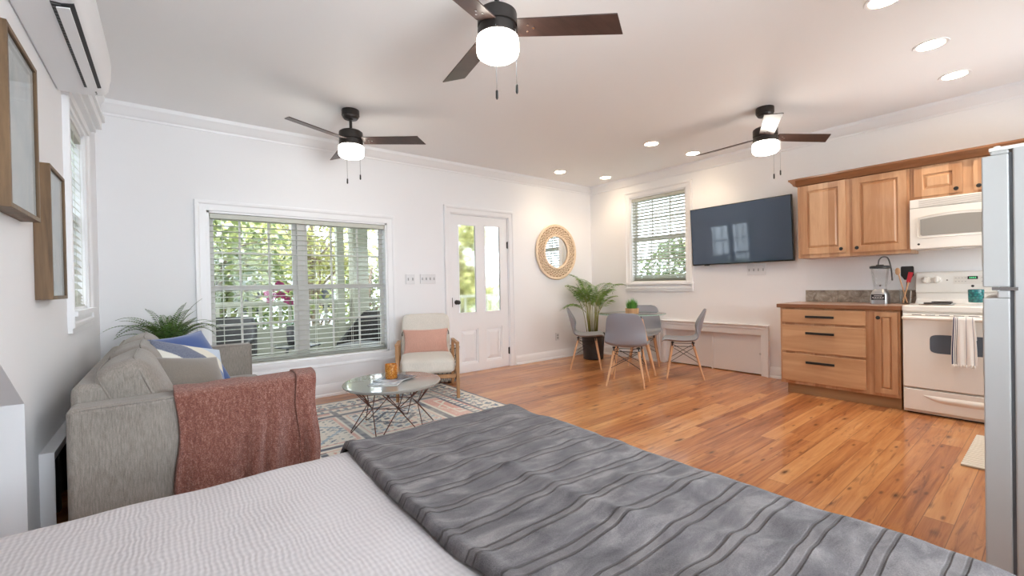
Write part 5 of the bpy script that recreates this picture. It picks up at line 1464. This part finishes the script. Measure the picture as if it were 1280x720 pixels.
def wicker_chair(lab, loc, rz, hb, ha):
    """barrel armchair, front is -y"""
    r = thing('wicker_chair', lab, 'chair', loc, rz, 'wicker porch chairs'); kw = dict(local=True)
    def fn(u, v):
        a = rad(-20) + rad(220) * u; t = .5 - .5 * cos((u - .5) * 2 * PI); back = (1 - abs(2 * u - 1)) ; s = back * back * (3 - 2 * back)
        top = ha + (hb - ha) * min(1, s * 1.35); z = .06 + (top - .06) * v; k = 1 + .10 * v * s
        return (.37 * cos(a) * k, .02 + .37 * sin(a) * k, z)
    MB().grid(fn, 44, 14).build('shell', WK, r, smooth=180, solid=.045, **kw)
    MB().lathe([(.33, .10), (.345, .12), (.345, .30), (.33, .32), (.001, .32)], n=32).build('seat_base', WK, r, smooth=40, **kw)
    q = MB(); cushion(q, .30, .30, .055, xform((0, -.02, .37)), .5, .5, 36, 16); q.build('seat_cushion', fabric('porch_cushion', rgb(120, 118, 114)), r, smooth=180, **kw)
    for a in (45, 135, 225, 315): MB().cyl((.27 * cos(rad(a)), .27 * sin(rad(a)), 0), (.27 * cos(rad(a)), .27 * sin(rad(a)), .11), .02, n=10).build('leg', M['black'], r, **kw)
wicker_chair('dark wicker porch chair outside, left end of the picture window', (.44, 6.12, -.02), rad(-30), .84, .56)
wicker_chair('dark wicker porch chair outside, right end of the picture window', (2.12, 6.0, -.02), rad(-58), .84, .42)
def porch_table():
    c = (1.28, 6.0, -.02)
    r = thing('porch_table', 'small round dark table on the porch between the two wicker chairs', 'table', c); D = plain('dark_table', rgb(64, 64, 62), .25)
    MB().lathe([(.26, .455), (.27, .460), (.27, .478), (.26, .482), (.001, .482)], c, 40).build('tabletop', D, r, smooth=40)
    for k in range(3):
        a = rad(30 + 120 * k); MB().cyl((c[0] + .21 * cos(a), c[1] + .21 * sin(a), c[2]), (c[0] + .11 * cos(a), c[1] + .11 * sin(a), c[2] + .458), .016, n=10).build('leg', M['black'], r, smooth=40)
    v = (1.235, 5.99, -.02 + .4825)
    r = thing('orchid', 'magenta orchid in a dark vase on the porch table', 'plant', v); R = random.Random(4)
    MB().lathe([(.055, 0), (.075, .02), (.085, .16), (.075, .24), (.085, .255), (.07, .255), (.06, .2), (.001, .19)], v, 28).build('vase', plain('dark_vase', rgb(66, 64, 64), .35), r, smooth=50)
    st, fl, lf = MB(), MB(), MB()
    for k in range(6):
        a = 2 * PI * k / 6; d = Vector((cos(a), sin(a), 0)); b = Vector(v) + Vector((0, 0, .22)); sd = d.cross(Vector((0, 0, 1))) * .028
        p1 = b + d * .09 + Vector((0, 0, .05)); p2 = b + d * .19 + Vector((0, 0, .02)); lf.add([b - sd * .4, b + sd * .4, p1 - sd, p1 + sd, p2], [(0, 1, 3, 2), (2, 3, 4)])
    for k in range(3):
        a = rad((170, 190, 20)[k]); b = Vector(v) + Vector((0, 0, .2)); d = Vector((cos(a), sin(a), 0)); L = (.62, .5, .58)[k]
        pts = smooth_path([b, b + d * .02 + Vector((0, 0, L * .5)), b + d * .09 + Vector((0, 0, L * .85)), b + d * (.2 if k < 2 else .1) + Vector((0, 0, L * .86)), b + d * (.27 if k < 2 else .15) + Vector((0, 0, L * .72))], 5)
        st.tube(pts, .004, 6)
        for i in range(8):
            p = pts[len(pts) - 1 - i * 2] + Vector((R.uniform(-.03, .03), R.uniform(-.03, .03), R.uniform(-.03, .03))); nrm = Vector((R.uniform(-.6, .6), -1, R.uniform(-.3, .3))).normalized(); ax = nrm.orthogonal().normalized(); ay = nrm.cross(ax)
            for q in range(5):
                b2 = 2 * PI * q / 5 + i; e = ax * cos(b2) + ay * sin(b2); g = nrm.cross(e); fl.add([p, p + e * .025 + g * .018, p + e * .046, p + e * .025 - g * .018], [(0, 1, 2, 3)])
    st.build('stems', plain('orchid_stem', rgb(80, 110, 60), .5), r, smooth=180); lf.build('leaves', M['leaf'], r); fl.build('flowers', leafmat('orchid_petal', rgb(122, 24, 72), rgb(168, 62, 112), .3), r)
porch_table()

def tree(lab, base, H, crown, n, lc, leaf=.11, seed=1, name='tree', bare=False):
    """crown: list of (dx,dy,z,rx,ry,rz) blobs of foliage around the trunk"""
    R = random.Random(seed); x, y, z0 = base
    r = thing(name, lab, 'tree', base)
    t = MB(); t.tube(smooth_path([(x, y, z0), (x + .08, y, z0 + H * .3), (x - .06, y + .05, z0 + H * .62), (x + .04, y, z0 + H * .9)], 5), [.13 - .10 * k / 15 for k in range(16)], 8)
    for k in range(14):
        dx, dy, cz, rx, ry, rz = crown[k % len(crown)]; h = R.uniform(.25, .7) * H
        e = Vector((x + dx + R.uniform(-.7, .7) * rx, y + dy + R.uniform(-.7, .7) * ry, cz + R.uniform(-.5, .6) * rz)); s = Vector((x, y, z0 + h))
        m = (s + e) / 2 + Vector((R.uniform(-.2, .2), R.uniform(-.2, .2), R.uniform(0, .3))); t.tube(smooth_path([s, m, e], 4), [.035 - .0035 * q for q in range(9)], 5)
    t.build('trunk', plain('bark', rgb(120, 104, 88), .9, var=.25, vscale=14) if 'bark' not in bpy.data.materials else bpy.data.materials['bark'], r, smooth=180)
    V, F = [], []
    for (dx, dy, cz, rx, ry, rz) in crown:
        k = int(n * rx * ry * rz / sum(c[3] * c[4] * c[5] for c in crown))
        cl = [(R.uniform(-1, 1), R.uniform(-1, 1), R.uniform(-1, 1)) for _ in range(60)]
        for _ in range(k):
            a = cl[R.randrange(60)]; p = Vector((a[0] + R.gauss(0, .16), a[1] + R.gauss(0, .16), a[2] + R.gauss(0, .16)))
            if p.length > 1.15: continue
            c = Vector((x + dx + p.x * rx, y + dy + p.y * ry, cz + p.z * rz))
            d = Vector((R.uniform(-1, 1), R.uniform(-1, 1), R.uniform(-.8, .5))).normalized(); s = d.orthogonal().normalized(); q = d.cross(s); ang = R.uniform(0, 2 * PI); s = s * cos(ang) + q * sin(ang)
            L = leaf * R.uniform(.7, 1.3); o = len(V)
            V += [tuple(c), tuple(c + d * L * .5 + s * L * .24), tuple(c + d * L), tuple(c + d * L * .5 - s * L * .24)]; F.append((o, o + 1, o + 2, o + 3))
    q = MB(); q.v = V; q.f = F; q.mi = [0] * len(F); q.build('foliage', lc, r)
    return r
LG = leafmat('garden_leaf', rgb(66, 84, 46), rgb(156, 162, 102), .4); LD = leafmat('garden_leaf_dark', rgb(46, 62, 36), rgb(118, 130, 78), .35); LY = leafmat('garden_leaf_yellow', rgb(116, 118, 64), rgb(188, 184, 124), .45)
tree('big leafy tree beyond the porch railing, filling the left half of the picture window', (.55, 9.2, -1.5), 5.2, [(0, 0, 2.1, 1.5, 1.0, 1.1), (-.9, .3, 1.0, 1.1, .9, 1.1), (.6, .1, .9, 1.1, .8, 1.2)], 6500, LG, .155, 1)
tree('leafy shrub tree low behind the railing at the left of the picture window', (-.3, 8.1, -1.5), 2.9, [(0, 0, .7, .9, .5, 1.1), (.9, .1, .5, .7, .5, .9)], 2600, LD, .12, 2)
tree('loose yellow-green tree behind the porch, seen right of the window mullion', (2.6, 10.6, -1.5), 5.0, [(0, 0, 2.2, 1.3, .9, 1.0), (.9, .2, 1.3, 1.0, .8, .9)], 2600, LY, .15, 3)
tree('small leafy tree behind the porch near the broad column', (3.3, 8.9, -1.5), 3.4, [(0, 0, .8, .8, .6, .8)], 800, LG, .15, 4)
tree('yellow-green tree beyond the glazed door', (6.5, 10.4, -1.5), 5.2, [(0, 0, 2.1, .75, .8, 1.2), (-.1, 0, .9, .7, .8, .8), (1.1, 0, .9, .5, .6, .55)], 5200, LY, .18, 5)
tree('dense tree outside the window beside the television', (10.2, 5.6, -1.5), 4.2, [(0, 0, 1.0, 1.1, 1.5, 1.2), (0, .9, .3, 1.0, 1.2, 1.0), (.2, -1.2, 1.5, .9, 1.0, 1.0)], 13000, LD, .15, 6)
tree('tall pale tree beyond the far side of the garden', (4.2, 17, -1.5), 6.6, [(0, 0, 3.0, 2.6, 1.6, 1.8), (-2.6, .6, 2.2, 2.2, 1.4, 1.6)], 2000, LY, .30, 7)
tree('tall tree at the far left of the garden', (-1.6, 15, -1.5), 6.8, [(0, 0, 3.0, 2.6, 1.6, 2.0), (.8, .4, 1.0, 2.2, 1.4, 1.4)], 2400, LG, .30, 8)
def neighbour():
    r = thing('neighbour_house', 'pale neighbouring house beyond the garden', 'house', (3, 24, -1.5)); Wd = plain('pale_siding', rgb(206, 212, 216), .7)
    MB().box(-3, 9, 24, 30, -1.5, 2.2).build('wall', Wd, r); MB().prism([(-3.4, 2.2), (9.4, 2.2), (3, 5.2)], 'y', 23.6, 30.4).build('roof', plain('neighbour_roof', rgb(150, 148, 146), .8), r)
    for x in (-.8, 2.6, 5.8): f = MB().box(x, x + 1.1, 23.93, 24, -.1, 1.5).build('window', PW, r); MB().box(x + .1, x + 1.0, 23.91, 23.932, 0, 1.4).build('pane', M['blackgloss'], f)
neighbour()
# ---------------------------------------------------------------- sky, sun, added fill lights, lamps, camera
w = bpy.data.worlds.new('sky'); scene.world = w; w.use_nodes = True
bg = w.node_tree.nodes['Background']; bg.inputs[0].default_value = (.84, .92, 1.0, 1); bg.inputs[1].default_value = SKY
sun = bpy.data.lights.new('sun', 'SUN'); sun.energy = SUN; sun.angle = rad(1); sun.color = (1, .94, .84)
so = bpy.data.objects.new('sun', sun); COL.objects.link(so); so.rotation_euler = Vector((.62, .45, -1.0)).to_track_quat('-Z', 'Y').to_euler()
def fill_light(name, loc, nrm, sx, sy, e, col=(.86, .93, 1)):  # area light added as fill, not a visible source
    l = bpy.data.lights.new(name, 'AREA'); l.shape = 'RECTANGLE'; l.size = sx; l.size_y = sy; l.energy = e; l.color = col
    o = bpy.data.objects.new(name, l); COL.objects.link(o); o.location = loc; o.rotation_euler = Vector(nrm).to_track_quat('-Z', 'Z').to_euler(); return o
E_FILL, E_FILL2 = 94, 34
fill_light('fill_near', ((FILLW[0][0] + FILLW[0][1]) / 2, YN - WT - .25, 1.45), (0, 1, .42), 1.9, 1.5, E_FILL, (.93, .965, 1))  # added fill behind the camera, tipped up to brighten the ceiling
fill_light('fill_kitchen', ((FILLW[1][0] + FILLW[1][1]) / 2, YN - WT - .25, 1.5), (0, 1, .42), 1.8, 1.3, E_FILL2, (1, .90, .78))  # added warm fill for the kitchen side, out of view
#fill_light('fill_side', (XL - WT - .35, (WL[0] + WL[1]) / 2, 1.75), (1, 0, -.1), .8, 1.3, 60, (.80, .90, 1))
for x, y, lab in LIGHTS:
    l = bpy.data.lights.new('downlight', 'SPOT'); l.energy = 17; l.color = (1, .76, .52); l.spot_size = rad(125); l.spot_blend = .8; l.shadow_soft_size = .06
    o = bpy.data.objects.new('downlight', l); COL.objects.link(o); o.location = (x, y, ZC - .012)
cam = bpy.data.cameras.new('camera'); cam.sensor_width = 36; cam.sensor_fit = 'HORIZONTAL'; cam.lens = 546.006 / 1280 * 36; cam.clip_start = .02; cam.clip_end = 200
co = bpy.data.objects.new('camera', cam); COL.objects.link(co)
ya, pi_, ro = rad(38.31113465), rad(-.42122605), rad(-1.1275862)
F = Vector((sin(ya) * cos(pi_), cos(ya) * cos(pi_), sin(pi_))); Rr = Vector((cos(ya), -sin(ya), 0)); U = Rr.cross(F)
R2 = Rr * cos(ro) + U * sin(ro); U2 = -Rr * sin(ro) + U * cos(ro)
co.matrix_world = Matrix(((R2.x, U2.x, -F.x, 0), (R2.y, U2.y, -F.y, 0), (R2.z, U2.z, -F.z, 1.155), (0, 0, 0, 1)))
scene.camera = co
vs = scene.view_settings; vs.view_transform = 'Standard'; vs.look = 'None'; vs.gamma = 1; vs.use_curve_mapping = False; vs.exposure = EXPO
c = scene.cycles; c.use_denoising = True; c.max_bounces = 10; c.diffuse_bounces = 5; c.glossy_bounces = 4; c.transmission_bounces = 8; c.transparent_max_bounces = 24; c.sample_clamp_indirect = 6; c.caustics_reflective = False; c.caustics_refractive = False
